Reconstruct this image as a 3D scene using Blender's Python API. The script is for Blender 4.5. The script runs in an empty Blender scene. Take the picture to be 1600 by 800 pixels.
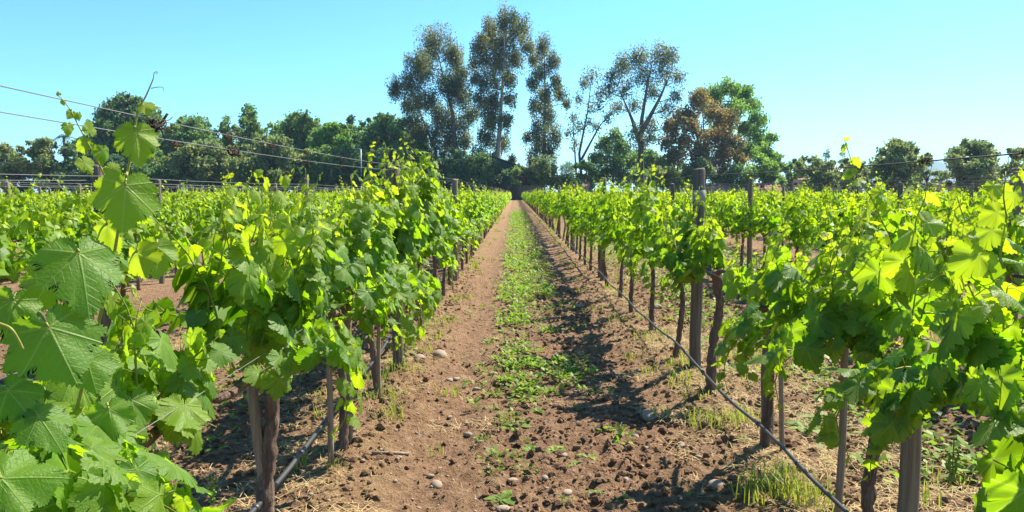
import bpy, math, random
import numpy as np
from mathutils import Vector, Matrix

sc = bpy.context.scene
COL = sc.collection
R = math.radians
PI = math.pi

# ------------------------------------------------------------------ camera
FPX, CAMH = 1170.0, 1.60                     # focal length in photo pixels (1600 wide), eye height
PITCH, YAW = math.atan(100 / FPX), math.atan(5 / FPX)
cam = bpy.data.cameras.new("camera")
cam.sensor_width = 36.0
cam.lens = 36.0 * FPX / 1600
cam.clip_start, cam.clip_end = 0.05, 30000
camo = bpy.data.objects.new("camera", cam)
COL.objects.link(camo)
camo.location = (0, 0, CAMH)
camo.rotation_euler = (PI / 2 - PITCH, 0, YAW)
sc.camera = camo

HAZE = 0.00017

# ------------------------------------------------------------------ sky and sun
SUN_AZ, SUN_EL = R(48), R(48)                # azimuth from +Y (along the rows) towards +X
w = bpy.data.worlds.new("World")
sc.world = w
w.use_nodes = True
nt = w.node_tree
sky = nt.nodes.new('ShaderNodeTexSky')
sky.sky_type = 'NISHITA'
sky.sun_disc = False
sky.sun_elevation, sky.sun_rotation = SUN_EL, SUN_AZ
sky.air_density, sky.dust_density, sky.ozone_density = 1.0, 0.2, 6.0
tint = nt.nodes.new('ShaderNodeMix')
tint.data_type, tint.blend_type = 'RGBA', 'MULTIPLY'
tint.inputs[0].default_value = 1.0
tint.inputs[7].default_value = (0.353, 0.565, 0.577, 1)
gam = nt.nodes.new('ShaderNodeGamma')
gam.inputs[1].default_value = 1.2
nt.links.new(sky.outputs[0], gam.inputs[0])
nt.links.new(gam.outputs[0], tint.inputs[6])
nt.links.new(tint.outputs[2], nt.nodes['Background'].inputs[0])
nt.nodes['Background'].inputs[1].default_value = 0.125
sun = bpy.data.lights.new("sun", 'SUN')
sun.energy, sun.angle, sun.color = 5.0, R(0.5), (1.0, 0.93, 0.80)
suno = bpy.data.objects.new("sun", sun)
COL.objects.link(suno)
TOSUN = Vector((math.sin(SUN_AZ) * math.cos(SUN_EL), math.cos(SUN_AZ) * math.cos(SUN_EL), math.sin(SUN_EL)))
suno.rotation_euler = (-TOSUN).to_track_quat('-Z', 'Y').to_euler()
suno.location = TOSUN * 60
sc.view_settings.view_transform = 'Standard'
sc.view_settings.look = 'None'
sc.view_settings.exposure = 1.32
sc.view_settings.gamma = 1.0

# ------------------------------------------------------------------ helpers
rng = np.random.default_rng(7)
random.seed(7)


def P(px, py, Y):
    """The point at distance Y along the rows seen at photo pixel (px, py)."""
    u, v = (px - 800) / FPX, (400 - py) / FPX
    d = Vector((u, math.cos(PITCH) + v * math.sin(PITCH), -math.sin(PITCH) + v * math.cos(PITCH)))
    d = Matrix.Rotation(YAW, 3, 'Z') @ d
    d *= Y / d.y
    return np.array((d.x, d.y, d.z + CAMH))


def nrm(a):
    return a / np.maximum(np.linalg.norm(a, axis=-1, keepdims=True), 1e-9)


class G:
    """Collects geometry for one mesh."""
    def __init__(self):
        self.V, self.T, self.Q, self.n = [], [], [], 0
        self.A = {}
        self.mt, self.mq = [], []

    def add(self, V, F, mi=0, **attrs):
        V = np.asarray(V, dtype=np.float64)
        F = np.asarray(F, dtype=np.int64)
        k = len(V)
        (self.T if F.shape[1] == 3 else self.Q).append(F + self.n)
        (self.mt if F.shape[1] == 3 else self.mq).append(np.full(len(F), mi, dtype=np.int32))
        self.V.append(V)
        for a in set(self.A) | set(attrs):
            L = self.A.setdefault(a, [])
            have = sum(len(x) for x in L)
            if have < self.n:
                z = np.zeros((self.n - have, 3)) if a == 'lp' else np.zeros(self.n - have)
                L.append(z)
            v = attrs.get(a, 0.0)
            if a == 'lp':
                L.append(np.broadcast_to(np.asarray(v, float), (k, 3)) if np.ndim(v) else np.zeros((k, 3)))
            else:
                L.append(np.broadcast_to(np.asarray(v, float), (k,)))
        self.n += k
        return self

    def addF(self, F, mi=0):
        """more faces on the vertices of the last add, absolute indices"""
        F = np.asarray(F)
        (self.T if F.shape[1] == 3 else self.Q).append(F)
        (self.mt if F.shape[1] == 3 else self.mq).append(np.full(len(F), mi, dtype=np.int32))

    def mesh(self, name, mats, smooth=False):
        me = bpy.data.meshes.new(name)
        V = np.concatenate(self.V) if self.V else np.zeros((0, 3))
        T = np.concatenate(self.T) if self.T else np.zeros((0, 3), int)
        Q = np.concatenate(self.Q) if self.Q else np.zeros((0, 4), int)
        me.vertices.add(len(V))
        me.vertices.foreach_set('co', V.astype(np.float32).ravel())
        me.loops.add(T.size + Q.size)
        me.loops.foreach_set('vertex_index', np.concatenate([T.ravel(), Q.ravel()]).astype(np.int32))
        me.polygons.add(len(T) + len(Q))
        st = np.concatenate([np.arange(len(T)) * 3, T.size + np.arange(len(Q)) * 4]).astype(np.int32)
        me.polygons.foreach_set('loop_start', st)
        if not isinstance(mats, (list, tuple)):
            mats = [mats]
        for m in mats:
            me.materials.append(m)
        if len(mats) > 1:
            me.polygons.foreach_set('material_index', np.concatenate(self.mt + self.mq).astype(np.int32))
        me.polygons.foreach_set('use_smooth', np.full(len(T) + len(Q), smooth, dtype=bool))
        for a, L in self.A.items():
            v = np.concatenate(L)
            if a == 'lp':
                me.attributes.new('lp', 'FLOAT_VECTOR', 'POINT').data.foreach_set('vector', v.astype(np.float32).ravel())
            else:
                me.attributes.new(a, 'FLOAT', 'POINT').data.foreach_set('value', v.astype(np.float32))
        me.update(calc_edges=True)
        return me

    def obj(self, name, mats, parent=None, smooth=False, loc=None):
        return link(name, self.mesh(name, mats, smooth), parent, loc)


def link(name, data, parent=None, loc=None):
    o = bpy.data.objects.new(name, data)
    COL.objects.link(o)
    if parent is not None:
        o.parent = parent
    if loc is not None:
        o.location = loc
    return o


def tag(o, label=None, cat=None, group=None, kind=None):
    if label:
        o['label'] = label
    if cat:
        o['category'] = cat
    if group:
        o['group'] = group
    if kind:
        o['kind'] = kind
    return o


def thing(name, label, cat, loc=(0, 0, 0), group=None, rz=0.0):
    o = link(name, None, None, loc)
    o.rotation_euler = (0, 0, rz)
    o.empty_display_size = 0.1
    return tag(o, label, cat, group)


def tube(pts, rad, k=6, cap=True):
    """vertices and quads of a tube along a polyline"""
    p = np.asarray(pts, float)
    n = len(p)
    r = np.broadcast_to(np.asarray(rad, float), (n,))
    t = np.gradient(p, axis=0)
    t = nrm(t)
    mean = nrm(p[-1] - p[0] + 1e-9)
    ref = np.array([1.0, 0, 0]) if abs(mean[0]) < 0.7 else np.array([0, 0, 1.0])
    a = nrm(np.cross(t, ref))
    b = np.cross(t, a)
    ang = np.arange(k) * 2 * PI / k
    V = p[:, None, :] + r[:, None, None] * (np.cos(ang)[None, :, None] * a[:, None, :] + np.sin(ang)[None, :, None] * b[:, None, :])
    V = V.reshape(-1, 3)
    i, j = np.meshgrid(np.arange(n - 1), np.arange(k), indexing='ij')
    F = np.stack([i * k + j, i * k + (j + 1) % k, (i + 1) * k + (j + 1) % k, (i + 1) * k + j], -1).reshape(-1, 4)
    if cap:
        V = np.concatenate([V, p[:1], p[-1:]])
        c0, c1 = n * k, n * k + 1
        jj = np.arange(k)
        C = np.concatenate([np.stack([np.full(k, c0), (jj + 1) % k, jj, jj], -1), np.stack([np.full(k, c1), (n - 1) * k + jj, (n - 1) * k + (jj + 1) % k, (n - 1) * k + (jj + 1) % k], -1)])
        return V, F, C[:, :3]
    return V, F, None


def add_tube(g, pts, rad, k=6, mi=0, **attrs):
    V, F, C = tube(pts, rad, k)
    n0 = g.n
    g.add(V, F, mi, **attrs)
    g.addF(C + n0, mi)


def hash2(ix, iy, s):
    v = np.sin(ix * 127.1 + iy * 311.7 + s * 74.7) * 43758.5453
    return v - np.floor(v)


def vnoise(x, y, s=0.0):
    """value noise in -1..1"""
    ix, iy = np.floor(x), np.floor(y)
    fx, fy = x - ix, y - iy
    fx = fx * fx * (3 - 2 * fx)
    fy = fy * fy * (3 - 2 * fy)
    a, b = hash2(ix, iy, s), hash2(ix + 1, iy, s)
    c, d = hash2(ix, iy + 1, s), hash2(ix + 1, iy + 1, s)
    return ((a * (1 - fx) + b * fx) * (1 - fy) + (c * (1 - fx) + d * fx) * fy) * 2 - 1


ROW = 2.54
LX, RX = -1.04, 1.504
VS = 1.28                                   # vine spacing
VY0 = 3.10 - 2 * VS                         # first vine
POST0, POSTS = 6.45, 6.4
ENDY = 150.0


def rowx(k):
    """k = 1, 2, 3 .. beyond the path on the hose side, -1, -2 .. on the other side"""
    return RX + ROW * (k - 1) if k > 0 else LX + ROW * (k + 1)


def ground(x, y, fine=True):
    x, y = np.asarray(x, float), np.asarray(y, float)
    d = (x - RX) / ROW
    d = np.abs(d - np.round(d)) * ROW
    near = np.clip(1.5 - y / 40, 0.15, 1)
    rut = -0.030 * (np.exp(-((x + 0.45) / 0.17) ** 2) + np.exp(-((x - 0.93) / 0.17) ** 2)) * (0.75 + 0.4 * vnoise(x * 0.5, y * 1.1, 15))
    z = rut + 0.055 * np.exp(-(d / 0.33) ** 2) + 0.025 * vnoise(x * 0.9, y * 0.7, 1) * near
    if fine:
        k = np.clip(1.45 - y / 22, 0.0, 1)
        rough = 0.55 + 0.45 * vnoise(x * 1.3 + 9, y * 0.9, 6)
        z = z + k * rough * (0.024 * vnoise(x * 5.3, y * 5.3, 2) + 0.036 * np.maximum(vnoise(x * 11, y * 11, 3), 0) + 0.027 * vnoise(x * 19, y * 19, 4) + 0.016 * vnoise(x * 36, y * 36, 5))
    return z


# ------------------------------------------------------------------ materials
def new_mat(name):
    m = bpy.data.materials.new(name)
    m.use_nodes = True
    t = m.node_tree
    b = t.nodes['Principled BSDF']
    return m, t, b


class N:
    """short hand for shader nodes"""
    def __init__(s, t):
        s.t = t

    def __call__(s, typ, **kw):
        n = s.t.nodes.new(typ)
        for k, v in kw.items():
            setattr(n, k, v)
        return n

    def ln(s, a, b):
        s.t.links.new(a, b)

    def math(s, op, a, b=None, c=None, clamp=False):
        n = s.t.nodes.new('ShaderNodeMath')
        n.operation = op
        n.use_clamp = clamp
        for i, v in enumerate((a, b, c)):
            if v is None:
                continue
            if isinstance(v, (int, float)):
                n.inputs[i].default_value = v
            else:
                s.t.links.new(v, n.inputs[i])
        return n.outputs[0]

    def mix(s, f, a, b, blend='MIX'):
        n = s.t.nodes.new('ShaderNodeMix')
        n.data_type, n.blend_type = 'RGBA', blend
        for i, v in ((0, f), (6, a), (7, b)):
            if isinstance(v, (int, float)):
                n.inputs[i].default_value = v
            elif isinstance(v, tuple):
                n.inputs[i].default_value = (*v[:3], 1)
            else:
                s.t.links.new(v, n.inputs[i])
        return n.outputs[2]

    def attr(s, name, out='Fac'):
        n = s.t.nodes.new('ShaderNodeAttribute')
        n.attribute_name = name
        return n.outputs[out]

    def noise(s, scale, detail=3, rough=0.55, vec=None, out=0):
        n = s.t.nodes.new('ShaderNodeTexNoise')
        n.inputs['Scale'].default_value = scale
        n.inputs['Detail'].default_value = detail
        n.inputs['Roughness'].default_value = rough
        if vec is not None:
            s.t.links.new(vec, n.inputs['Vector'])
        return n.outputs[out]

    def ramp(s, f, stops):
        n = s.t.nodes.new('ShaderNodeValToRGB')
        e = n.color_ramp.elements
        while len(e) < len(stops):
            e.new(0.5)
        for x, (p, c) in zip(e, stops):
            x.position = p
            x.color = (*c, 1) if len(c) == 3 else c
        s.t.links.new(f, n.inputs[0])
        return n.outputs[0]

    def coord(s, out='Object', scale=None):
        c = s.t.nodes.new('ShaderNodeTexCoord').outputs[out]
        if scale is None:
            return c
        m = s.t.nodes.new('ShaderNodeMapping')
        m.inputs['Scale'].default_value = scale
        s.t.links.new(c, m.inputs['Vector'])
        return m.outputs[0]

    def bump(s, h, strength, dist, bsdf):
        b = s.t.nodes.new('ShaderNodeBump')
        b.inputs['Strength'].default_value = strength
        b.inputs['Distance'].default_value = dist
        s.t.links.new(h, b.inputs['Height'])
        s.t.links.new(b.outputs[0], bsdf.inputs['Normal'])
        return b.outputs[0]


def leaf_material(name, veins):
    m, t, b = new_mat(name)
    n = N(t)
    age, rnd = n.attr('age'), n.attr('rnd')
    base = n.mix(rnd, (0.048, 0.128, 0.010), (0.130, 0.262, 0.014))
    base = n.mix(age, base, (0.32, 0.42, 0.012))
    tr = n.mix(rnd, (0.20, 0.48, 0.003), (0.46, 0.68, 0.004))
    tr = n.mix(age, tr, (0.54, 0.66, 0.012))
    # paler felted underside
    bf = n('ShaderNodeNewGeometry').outputs['Backfacing']
    under = n.mix(0.35, base, (0.14, 0.24, 0.04))
    base = n.mix(bf, base, under)
    if veins:
        lp = n('ShaderNodeSeparateXYZ')
        n.ln(n.attr('lp', 'Vector'), lp.inputs[0])
        X, Y = n.math('ABSOLUTE', lp.outputs[0]), lp.outputs[1]
        best, sec = None, None
        for a in (0.0, 50.0, 108.0):
            ca, sa = math.cos(R(a)), math.sin(R(a))
            al = n.math('ADD', n.math('MULTIPLY', Y, ca), n.math('MULTIPLY', X, sa))
            di = n.math('ABSOLUTE', n.math('SUBTRACT', n.math('MULTIPLY', X, ca), n.math('MULTIPLY', Y, sa)))
            di2 = n.math('ADD', di, n.math('MULTIPLY', n.math('LESS_THAN', al, 0.0), 9.0))
            wd = n.math('SUBTRACT', 0.027, n.math('MULTIPLY', al, 0.018))
            v = n.math('SUBTRACT', 1.0, n.math('DIVIDE', di2, wd), clamp=True)
            ph = n.math('MULTIPLY', n.math('SUBTRACT', al, n.math('MULTIPLY', di, 0.75)), 7.5)
            fr = n.math('ABSOLUTE', n.math('SUBTRACT', n.math('FRACT', ph), 0.5))
            s = n.math('MULTIPLY', n.math('SUBTRACT', 0.07, fr), 14.0, clamp=True)
            s = n.math('MULTIPLY', s, n.math('LESS_THAN', di2, 0.17))
            best = v if best is None else n.math('MAXIMUM', best, v)
            sec = s if sec is None else n.math('MAXIMUM', sec, s)
        vein = n.math('MAXIMUM', best, n.math('MULTIPLY', sec, 0.45))
        va = n('ShaderNodeVectorMath', operation='ADD')
        n.ln(n.attr('lp', 'Vector'), va.inputs[0])
        n.ln(n.math('MULTIPLY', n('ShaderNodeObjectInfo').outputs['Random'], 37.0), va.inputs[1])
        mot = n.noise(9.0, 3, 0.6, va.outputs[0])
        spot = n.math('MULTIPLY', n.math('SUBTRACT', n.noise(7.5, 4, 0.65, va.outputs[0]), 0.665), 22.0, clamp=True)
        dust = n.math('MULTIPLY', n.math('SUBTRACT', n.noise(2.3, 3, 0.6, va.outputs[0]), 0.50), 2.2, clamp=True)
        base = n.mix(n.math('MULTIPLY', mot, 0.5), base, n.mix(0.6, base, (0.10, 0.22, 0.03)))
        base = n.mix(n.math('MULTIPLY', dust, 0.30), base, (0.20, 0.23, 0.12))
        base = n.mix(n.math('MULTIPLY', spot, 0.55), base, (0.20, 0.13, 0.04))
        base = n.mix(n.math('MULTIPLY', vein, 0.75), base, (0.30, 0.42, 0.09))
        tr = n.mix(n.math('MULTIPLY', vein, 0.55), tr, (0.60, 0.72, 0.16))
        h = n.math('ADD', n.math('MULTIPLY', vein, -0.5), n.math('MULTIPLY', n.noise(22.0, 2, 0.5, n.attr('lp', 'Vector')), 0.5))
        n.bump(h, 0.6, 0.005, b)
    n.ln(base, b.inputs['Base Color'])
    b.inputs['Roughness'].default_value = 0.48
    b.inputs['Specular IOR Level'].default_value = 0.30
    tl = n('ShaderNodeBsdfTranslucent')
    n.ln(tr, tl.inputs[0])
    mx = n('ShaderNodeMixShader')
    mx.inputs[0].default_value = 0.52
    n.ln(b.outputs[0], mx.inputs[1])
    n.ln(tl.outputs[0], mx.inputs[2])
    n.ln(mx.outputs[0], t.nodes['Material Output'].inputs[0])
    return m


def green_material(name, c0, c1, t0, t1, fac=0.35, rough=0.55):
    """foliage with a per clump random tone between two greens"""
    m, t, b = new_mat(name)
    n = N(t)
    r = n.attr('rnd')
    n.ln(n.mix(r, c0, c1), b.inputs['Base Color'])
    b.inputs['Roughness'].default_value = rough
    b.inputs['Specular IOR Level'].default_value = 0.3
    tl = n('ShaderNodeBsdfTranslucent')
    n.ln(n.mix(r, t0, t1), tl.inputs[0])
    mx = n('ShaderNodeMixShader')
    mx.inputs[0].default_value = fac
    n.ln(b.outputs[0], mx.inputs[1])
    n.ln(tl.outputs[0], mx.inputs[2])
    n.ln(mx.outputs[0], t.nodes['Material Output'].inputs[0])
    return m


def wood_material(name, c0, c1, c2, stretch=(30, 30, 1.6), rough=0.85, bump=0.5, dist=0.01):
    m, t, b = new_mat(name)
    n = N(t)
    co = n.coord('Object', stretch)
    a = n.noise(1.0, 5, 0.65, co)
    g = n.noise(2.2, 4, 0.6, n.coord('Object'))
    oi = n('ShaderNodeObjectInfo').outputs['Random']
    c = n.ramp(a, [(0.30, c0), (0.5, c1), (0.72, c2)])
    c = n.mix(n.math('MULTIPLY', g, 0.6), c, n.mix(0.6, c, c0))
    c = n.mix(n.math('MULTIPLY', oi, 0.4), c, n.mix(0.5, c, c2))
    n.ln(c, b.inputs['Base Color'])
    b.inputs['Roughness'].default_value = rough
    b.inputs['Specular IOR Level'].default_value = 0.2
    n.bump(a, bump, dist, b)
    return m


def plain(name, col, rough=0.7, metal=0.0, spec=0.3, var=0.25, scale=6.0):
    m, t, b = new_mat(name)
    n = N(t)
    f = n.noise(scale, 4, 0.6, n.coord('Object'))
    c = n.mix(f, tuple(x * (1 - var) for x in col), tuple(min(1, x * (1 + var)) for x in col))
    n.ln(c, b.inputs['Base Color'])
    b.inputs['Roughness'].default_value = rough
    b.inputs['Metallic'].default_value = metal
    b.inputs['Specular IOR Level'].default_value = spec
    return m


def soil_material():
    m, t, b = new_mat("soil")
    n = N(t)
    co = n.coord('Object')
    a = n.noise(1.1, 5, 0.6, co)
    f = n.noise(16.0, 6, 0.7, co)
    v = n.noise(70.0, 3, 0.6, co)
    c = n.ramp(f, [(0.28, (0.112, 0.060, 0.032)), (0.5, (0.276, 0.160, 0.087)), (0.72, (0.430, 0.278, 0.165))])
    c = n.mix(n.math('MULTIPLY', a, 0.7), c, n.mix(0.5, c, (0.30, 0.168, 0.088)))
    c = n.mix(n.math('MULTIPLY', v, 0.35), c, (0.135, 0.082, 0.052))
    s = n('ShaderNodeSeparateXYZ')
    n.ln(co, s.inputs[0])
    # dry straw and litter along every row of vines
    d = n.math('DIVIDE', n.math('SUBTRACT', s.outputs[0], RX), ROW)
    d = n.math('ABSOLUTE', n.math('SUBTRACT', d, n.math('ROUND', d)))
    lit = n.math('MULTIPLY', n.math('SUBTRACT', 0.22, d), 6.0, clamp=True)
    lit = n.math('MULTIPLY', lit, n.math('MULTIPLY', n.math('SUBTRACT', n.noise(5.0, 4, 0.7, co), 0.42), 3.0, clamp=True))
    c = n.mix(n.math('MULTIPLY', lit, 0.8), c, (0.42, 0.285, 0.135))
    # low weeds that the distance thins to a tint down the middle of each alley
    mid = n.math('MULTIPLY', n.math('SUBTRACT', d, 0.36), 9.0, clamp=True)
    far = n.math('DIVIDE', n.math('SUBTRACT', s.outputs[1], 14.0), 22.0, clamp=True)
    pat = n.math('MULTIPLY', n.math('SUBTRACT', n.noise(3.2, 4, 0.7, co), 0.38), 4.0, clamp=True)
    c = n.mix(n.math('MULTIPLY', n.math('MULTIPLY', mid, far), n.math('MULTIPLY', pat, 0.55)), c, (0.15, 0.19, 0.04))
    # rough grass past the vineyard
    out = n.math('DIVIDE', n.math('SUBTRACT', s.outputs[1], 152.0), 6.0, clamp=True)
    c = n.mix(n.math('MULTIPLY', out, 0.85), c, n.mix(a, (0.07, 0.10, 0.03), (0.17, 0.15, 0.07)))
    n.ln(c, b.inputs['Base Color'])
    b.inputs['Roughness'].default_value = 0.95
    b.inputs['Specular IOR Level'].default_value = 0.15
    n.bump(n.math('ADD', f, n.math('MULTIPLY', n.noise(48.0, 4, 0.7, co), 0.9)), 1.0, 0.045, b)
    return m


M = {}
M['leaf_near'] = leaf_material("vine_leaf", True)
M['leaf_far'] = leaf_material("vine_leaf_distant", False)
M['shoot'] = green_material("green_shoot", (0.20, 0.30, 0.04), (0.36, 0.34, 0.06), (0.4, 0.5, 0.05), (0.5, 0.5, 0.06), 0.2, 0.45)
M['bark'] = wood_material("vine_bark", (0.045, 0.029, 0.021), (0.150, 0.092, 0.064), (0.32, 0.225, 0.165), (60, 60, 6), bump=0.9, dist=0.02)
M['post'] = wood_material("weathered_post", (0.075, 0.054, 0.039), (0.210, 0.152, 0.108), (0.38, 0.29, 0.21), (55, 55, 1.6), bump=0.7)
M['post_dark'] = wood_material("dark_post", (0.052, 0.041, 0.032), (0.150, 0.116, 0.088), (0.29, 0.23, 0.18), (55, 55, 1.6), bump=0.7)
M['stake'] = wood_material("stake_wood", (0.13, 0.092, 0.065), (0.27, 0.195, 0.138), (0.42, 0.32, 0.23), (90, 90, 2.5), bump=0.5)
M['band'] = wood_material("pale_band", (0.20, 0.18, 0.15), (0.36, 0.33, 0.27), (0.5, 0.47, 0.40), (55, 55, 1.6), bump=0.4)
M['wire'] = plain("galvanised_wire", (0.20, 0.20, 0.19), 0.55, 0.3)
M['wire_dark'] = plain("rusty_wire", (0.10, 0.085, 0.075), 0.6, 0.5)
M['hose'] = plain("hose_plastic", (0.045, 0.042, 0.042), 0.42, 0, 0.5, 0.35, 9)
M['tendril'] = wood_material("dry_tendril", (0.020, 0.011, 0.008), (0.062, 0.032, 0.022), (0.16, 0.09, 0.065), (40, 40, 40), bump=0.5)
M['soil'] = soil_material()
M['clod'] = plain("soil_clod", (0.205, 0.120, 0.072), 0.95, 0, 0.1, 0.45, 25)
M['stone'] = plain("stone", (0.30, 0.225, 0.160), 0.9, 0, 0.2, 0.35, 40)
M['weed'] = green_material("weed_leaf", (0.105, 0.185, 0.022), (0.280, 0.345, 0.055), (0.20, 0.42, 0.02), (0.36, 0.50, 0.04), 0.4)
M['grass'] = green_material("grass_blade", (0.12, 0.22, 0.025), (0.30, 0.33, 0.06), (0.38, 0.52, 0.03), (0.58, 0.55, 0.08), 0.4)
M['straw'] = green_material("straw", (0.36, 0.24, 0.10), (0.60, 0.45, 0.22), (0.4, 0.3, 0.1), (0.5, 0.4, 0.2), 0.15, 0.8)
M['tree_trunk'] = wood_material("tree_bark", (0.05, 0.042, 0.034), (0.12, 0.098, 0.08), (0.22, 0.19, 0.16), (3, 3, 0.5), bump=0.3, dist=0.05)
M['pale_trunk'] = wood_material("pale_gum_bark", (0.16, 0.13, 0.11), (0.33, 0.29, 0.26), (0.50, 0.46, 0.42), (2, 2, 0.4), bump=0.3, dist=0.05)
M['euc'] = green_material("gum_leaf", (0.030, 0.066, 0.034), (0.205, 0.215, 0.078), (0.09, 0.17, 0.05), (0.42, 0.38, 0.09), 0.40)
M['rust'] = green_material("bronze_leaf", (0.070, 0.088, 0.036), (0.290, 0.215, 0.075), (0.20, 0.18, 0.05), (0.55, 0.36, 0.09), 0.42)
M['green'] = green_material("broad_leaf", (0.048, 0.120, 0.044), (0.240, 0.350, 0.090), (0.12, 0.28, 0.05), (0.36, 0.50, 0.09), 0.44)
M['bright'] = green_material("spring_leaf", (0.040, 0.120, 0.024), (0.210, 0.340, 0.055), (0.20, 0.44, 0.04), (0.42, 0.60, 0.07), 0.44)
M['dark'] = green_material("dark_leaf", (0.040, 0.105, 0.050), (0.200, 0.300, 0.100), (0.08, 0.19, 0.05), (0.26, 0.37, 0.09), 0.42)
M['olive'] = green_material("olive_leaf", (0.055, 0.110, 0.042), (0.280, 0.340, 0.115), (0.16, 0.26, 0.06), (0.42, 0.46, 0.13), 0.44)
M['barn_green'] = plain("barn_wall_paint", (0.035, 0.060, 0.040), 0.7, 0, 0.3, 0.3, 0.7)
M['barn_roof'] = plain("barn_roof_sheet", (0.060, 0.070, 0.066), 0.6, 0.2, 0.3, 0.3, 0.5)
M['plank'] = wood_material("fence_plank", (0.13, 0.075, 0.045), (0.24, 0.145, 0.085), (0.33, 0.21, 0.13), (6, 6, 0.6), dist=0.02)
M['gate'] = plain("gate_boards", (0.13, 0.065, 0.060), 0.75)
M['red'] = plain("red_sign_paint", (0.62, 0.02, 0.04), 0.5)
M['white'] = plain("white_paint", (0.72, 0.71, 0.68), 0.7, 0, 0.3, 0.1)
M['plaster'] = plain("pale_plaster", (0.52, 0.40, 0.33), 0.9, 0, 0.2, 0.15, 0.6)
M['grey_wall'] = plain("grey_render", (0.44, 0.42, 0.42), 0.9, 0, 0.2, 0.2, 0.6)
M['tile'] = plain("clay_tile", (0.34, 0.19, 0.125), 0.9, 0, 0.2, 0.35, 1.4)
M['dark_open'] = plain("dark_glass", (0.03, 0.035, 0.04), 0.3)
M['pole'] = plain("galvanised_pole", (0.46, 0.48, 0.50), 0.5, 0.4)
M['hill'] = green_material("hill_scrub", (0.10, 0.13, 0.09), (0.10, 0.13, 0.09), (0, 0, 0), (0, 0, 0), 0.0, 0.9)
M['cluster'] = green_material("flower_cluster", (0.18, 0.30, 0.05), (0.30, 0.38, 0.07), (0.4, 0.5, 0.1), (0.4, 0.5, 0.1), 0.2)


# ------------------------------------------------------------------ leaf templates
HALF = [(0.012, -0.04), (0.03, -0.19), (0.14, -0.30), (0.29, -0.29), (0.41, -0.18), (0.52, -0.13), (0.58, 0.0), (0.51, 0.08), (0.58, 0.16),
        (0.64, 0.30), (0.55, 0.37), (0.49, 0.47), (0.36, 0.48), (0.37, 0.60), (0.26, 0.67), (0.15, 0.80), (0.0, 0.93)]


def leaf_outline(rg, teeth=True):
    half = np.array(HALF)
    half = half * (1 + rg.normal(0, 0.05, half.shape))
    out = []
    for s in (1, -1):
        h = half.copy()
        h[:, 0] *= s * rg.uniform(0.92, 1.06)
        pts = []
        for i in range(len(h) - 1):
            pts.append(h[i])
            if teeth and i > 0:
                e = h[i + 1] - h[i]
                nn = np.array([e[1], -e[0]]) * s
                if teeth == 1:
                    ab = ((0.30, -0.16), (0.60, 0.26))
                else:
                    ab = ((0.18, -0.14), (0.36, 0.16), (0.52, -0.12), (0.72, 0.20), (0.86, -0.08))
                for a_, b_ in ab:
                    pts.append(h[i] + e * (a_ + rg.normal(0, 0.03)) + nn * b_ * rg.uniform(0.7, 1.3))
        out.append(pts)
    R_, L_ = out
    L_ = L_[::-1]
    return np.array(R_ + [half[-1]] + L_)      # from the sinus round the right side, tip, back down the left side


def leaf_template(rg, teeth=True, fold=0.35, droop=0.30, wave=0.05, rings=(0.5, 1.0)):
    o = leaf_outline(rg, teeth)
    n = len(o)
    c = np.array([0.0, 0.06])
    V = [c[None]]
    sm = o.copy()
    for _ in range(4):                          # inner rings do not copy the teeth
        sm[1:-1] = 0.5 * sm[1:-1] + 0.25 * (sm[:-2] + sm[2:])
    for r in rings:
        if r == 1.0:
            V.append(o)
        else:
            q = (sm - c) * r
            lim = 0.90 * np.hypot(*(o - c).T) / np.maximum(np.hypot(*q.T), 1e-6)
            V.append(c + q * np.minimum(1, lim)[:, None])
    V = np.concatenate(V)
    x, y = V[:, 0], V[:, 1]
    th = np.arctan2(x, y)
    rr = np.hypot(x, y)
    z = -fold * np.abs(x) ** 1.25 - droop * (y - 0.1) * np.abs(y - 0.1) + wave * np.sin(th * 5 + rg.uniform(0, 6)) * rr + wave * 0.10 * np.sin(th * 11 + rg.uniform(0, 6)) * rr * rr
    z += rg.normal(0, 0.05) * x
    V3 = np.stack([x, y, z], -1)
    j = np.arange(n - 1)
    T = np.stack([np.zeros(n - 1, int), 1 + j + 1, 1 + j], -1)
    Q = []
    for k in range(len(rings) - 1):
        a, b = 1 + k * n, 1 + (k + 1) * n
        Q.append(np.stack([a + j, a + j + 1, b + j + 1, b + j], -1))
    Q = np.concatenate(Q)[:, ::-1] * 1 if Q else np.zeros((0, 4), int)
    return V3, T[:, ::1], Q[:, ::-1] if len(Q) else Q, np.stack([x, y, np.zeros_like(x)], -1)


def small_template(rg, n=5):
    """a few triangles: lobed kite folded on its midrib"""
    if n >= 8:
        h = np.array([(0.0, 0.0), (0.28, -0.24), (0.46, -0.1), (0.6, 0.28), (0.34, 0.46), (0.2, 0.66), (0.0, 0.92)])
    else:
        h = np.array([(0.0, -0.05), (0.36, -0.2), (0.6, 0.25), (0.0, 0.92)])
    h = h * (1 + rg.normal(0, 0.06, h.shape))
    k = len(h)
    V = np.concatenate([h, h[1:-1] * [-1, 1]])
    z = -rg.uniform(0.2, 0.5) * np.abs(V[:, 0]) - rg.uniform(0.1, 0.4) * V[:, 1] ** 2
    V3 = np.stack([V[:, 0], V[:, 1], z], -1)
    r = list(range(k))
    l = [0] + list(range(k, k + k - 2)) + [k - 1]
    T = []
    for i in range(1, k - 1):
        T.append((0, r[i], r[i + 1]))
        T.append((0, l[i + 1], l[i]))
    return V3, np.array(T), np.zeros((0, 4), int), np.stack([V[:, 0], V[:, 1], 0 * V[:, 0]], -1)


trg = np.random.default_rng(3)
T_MID = [small_template(trg, 8) for _ in range(6)]
T_LOW = [small_template(trg, 4) for _ in range(6)]


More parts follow.
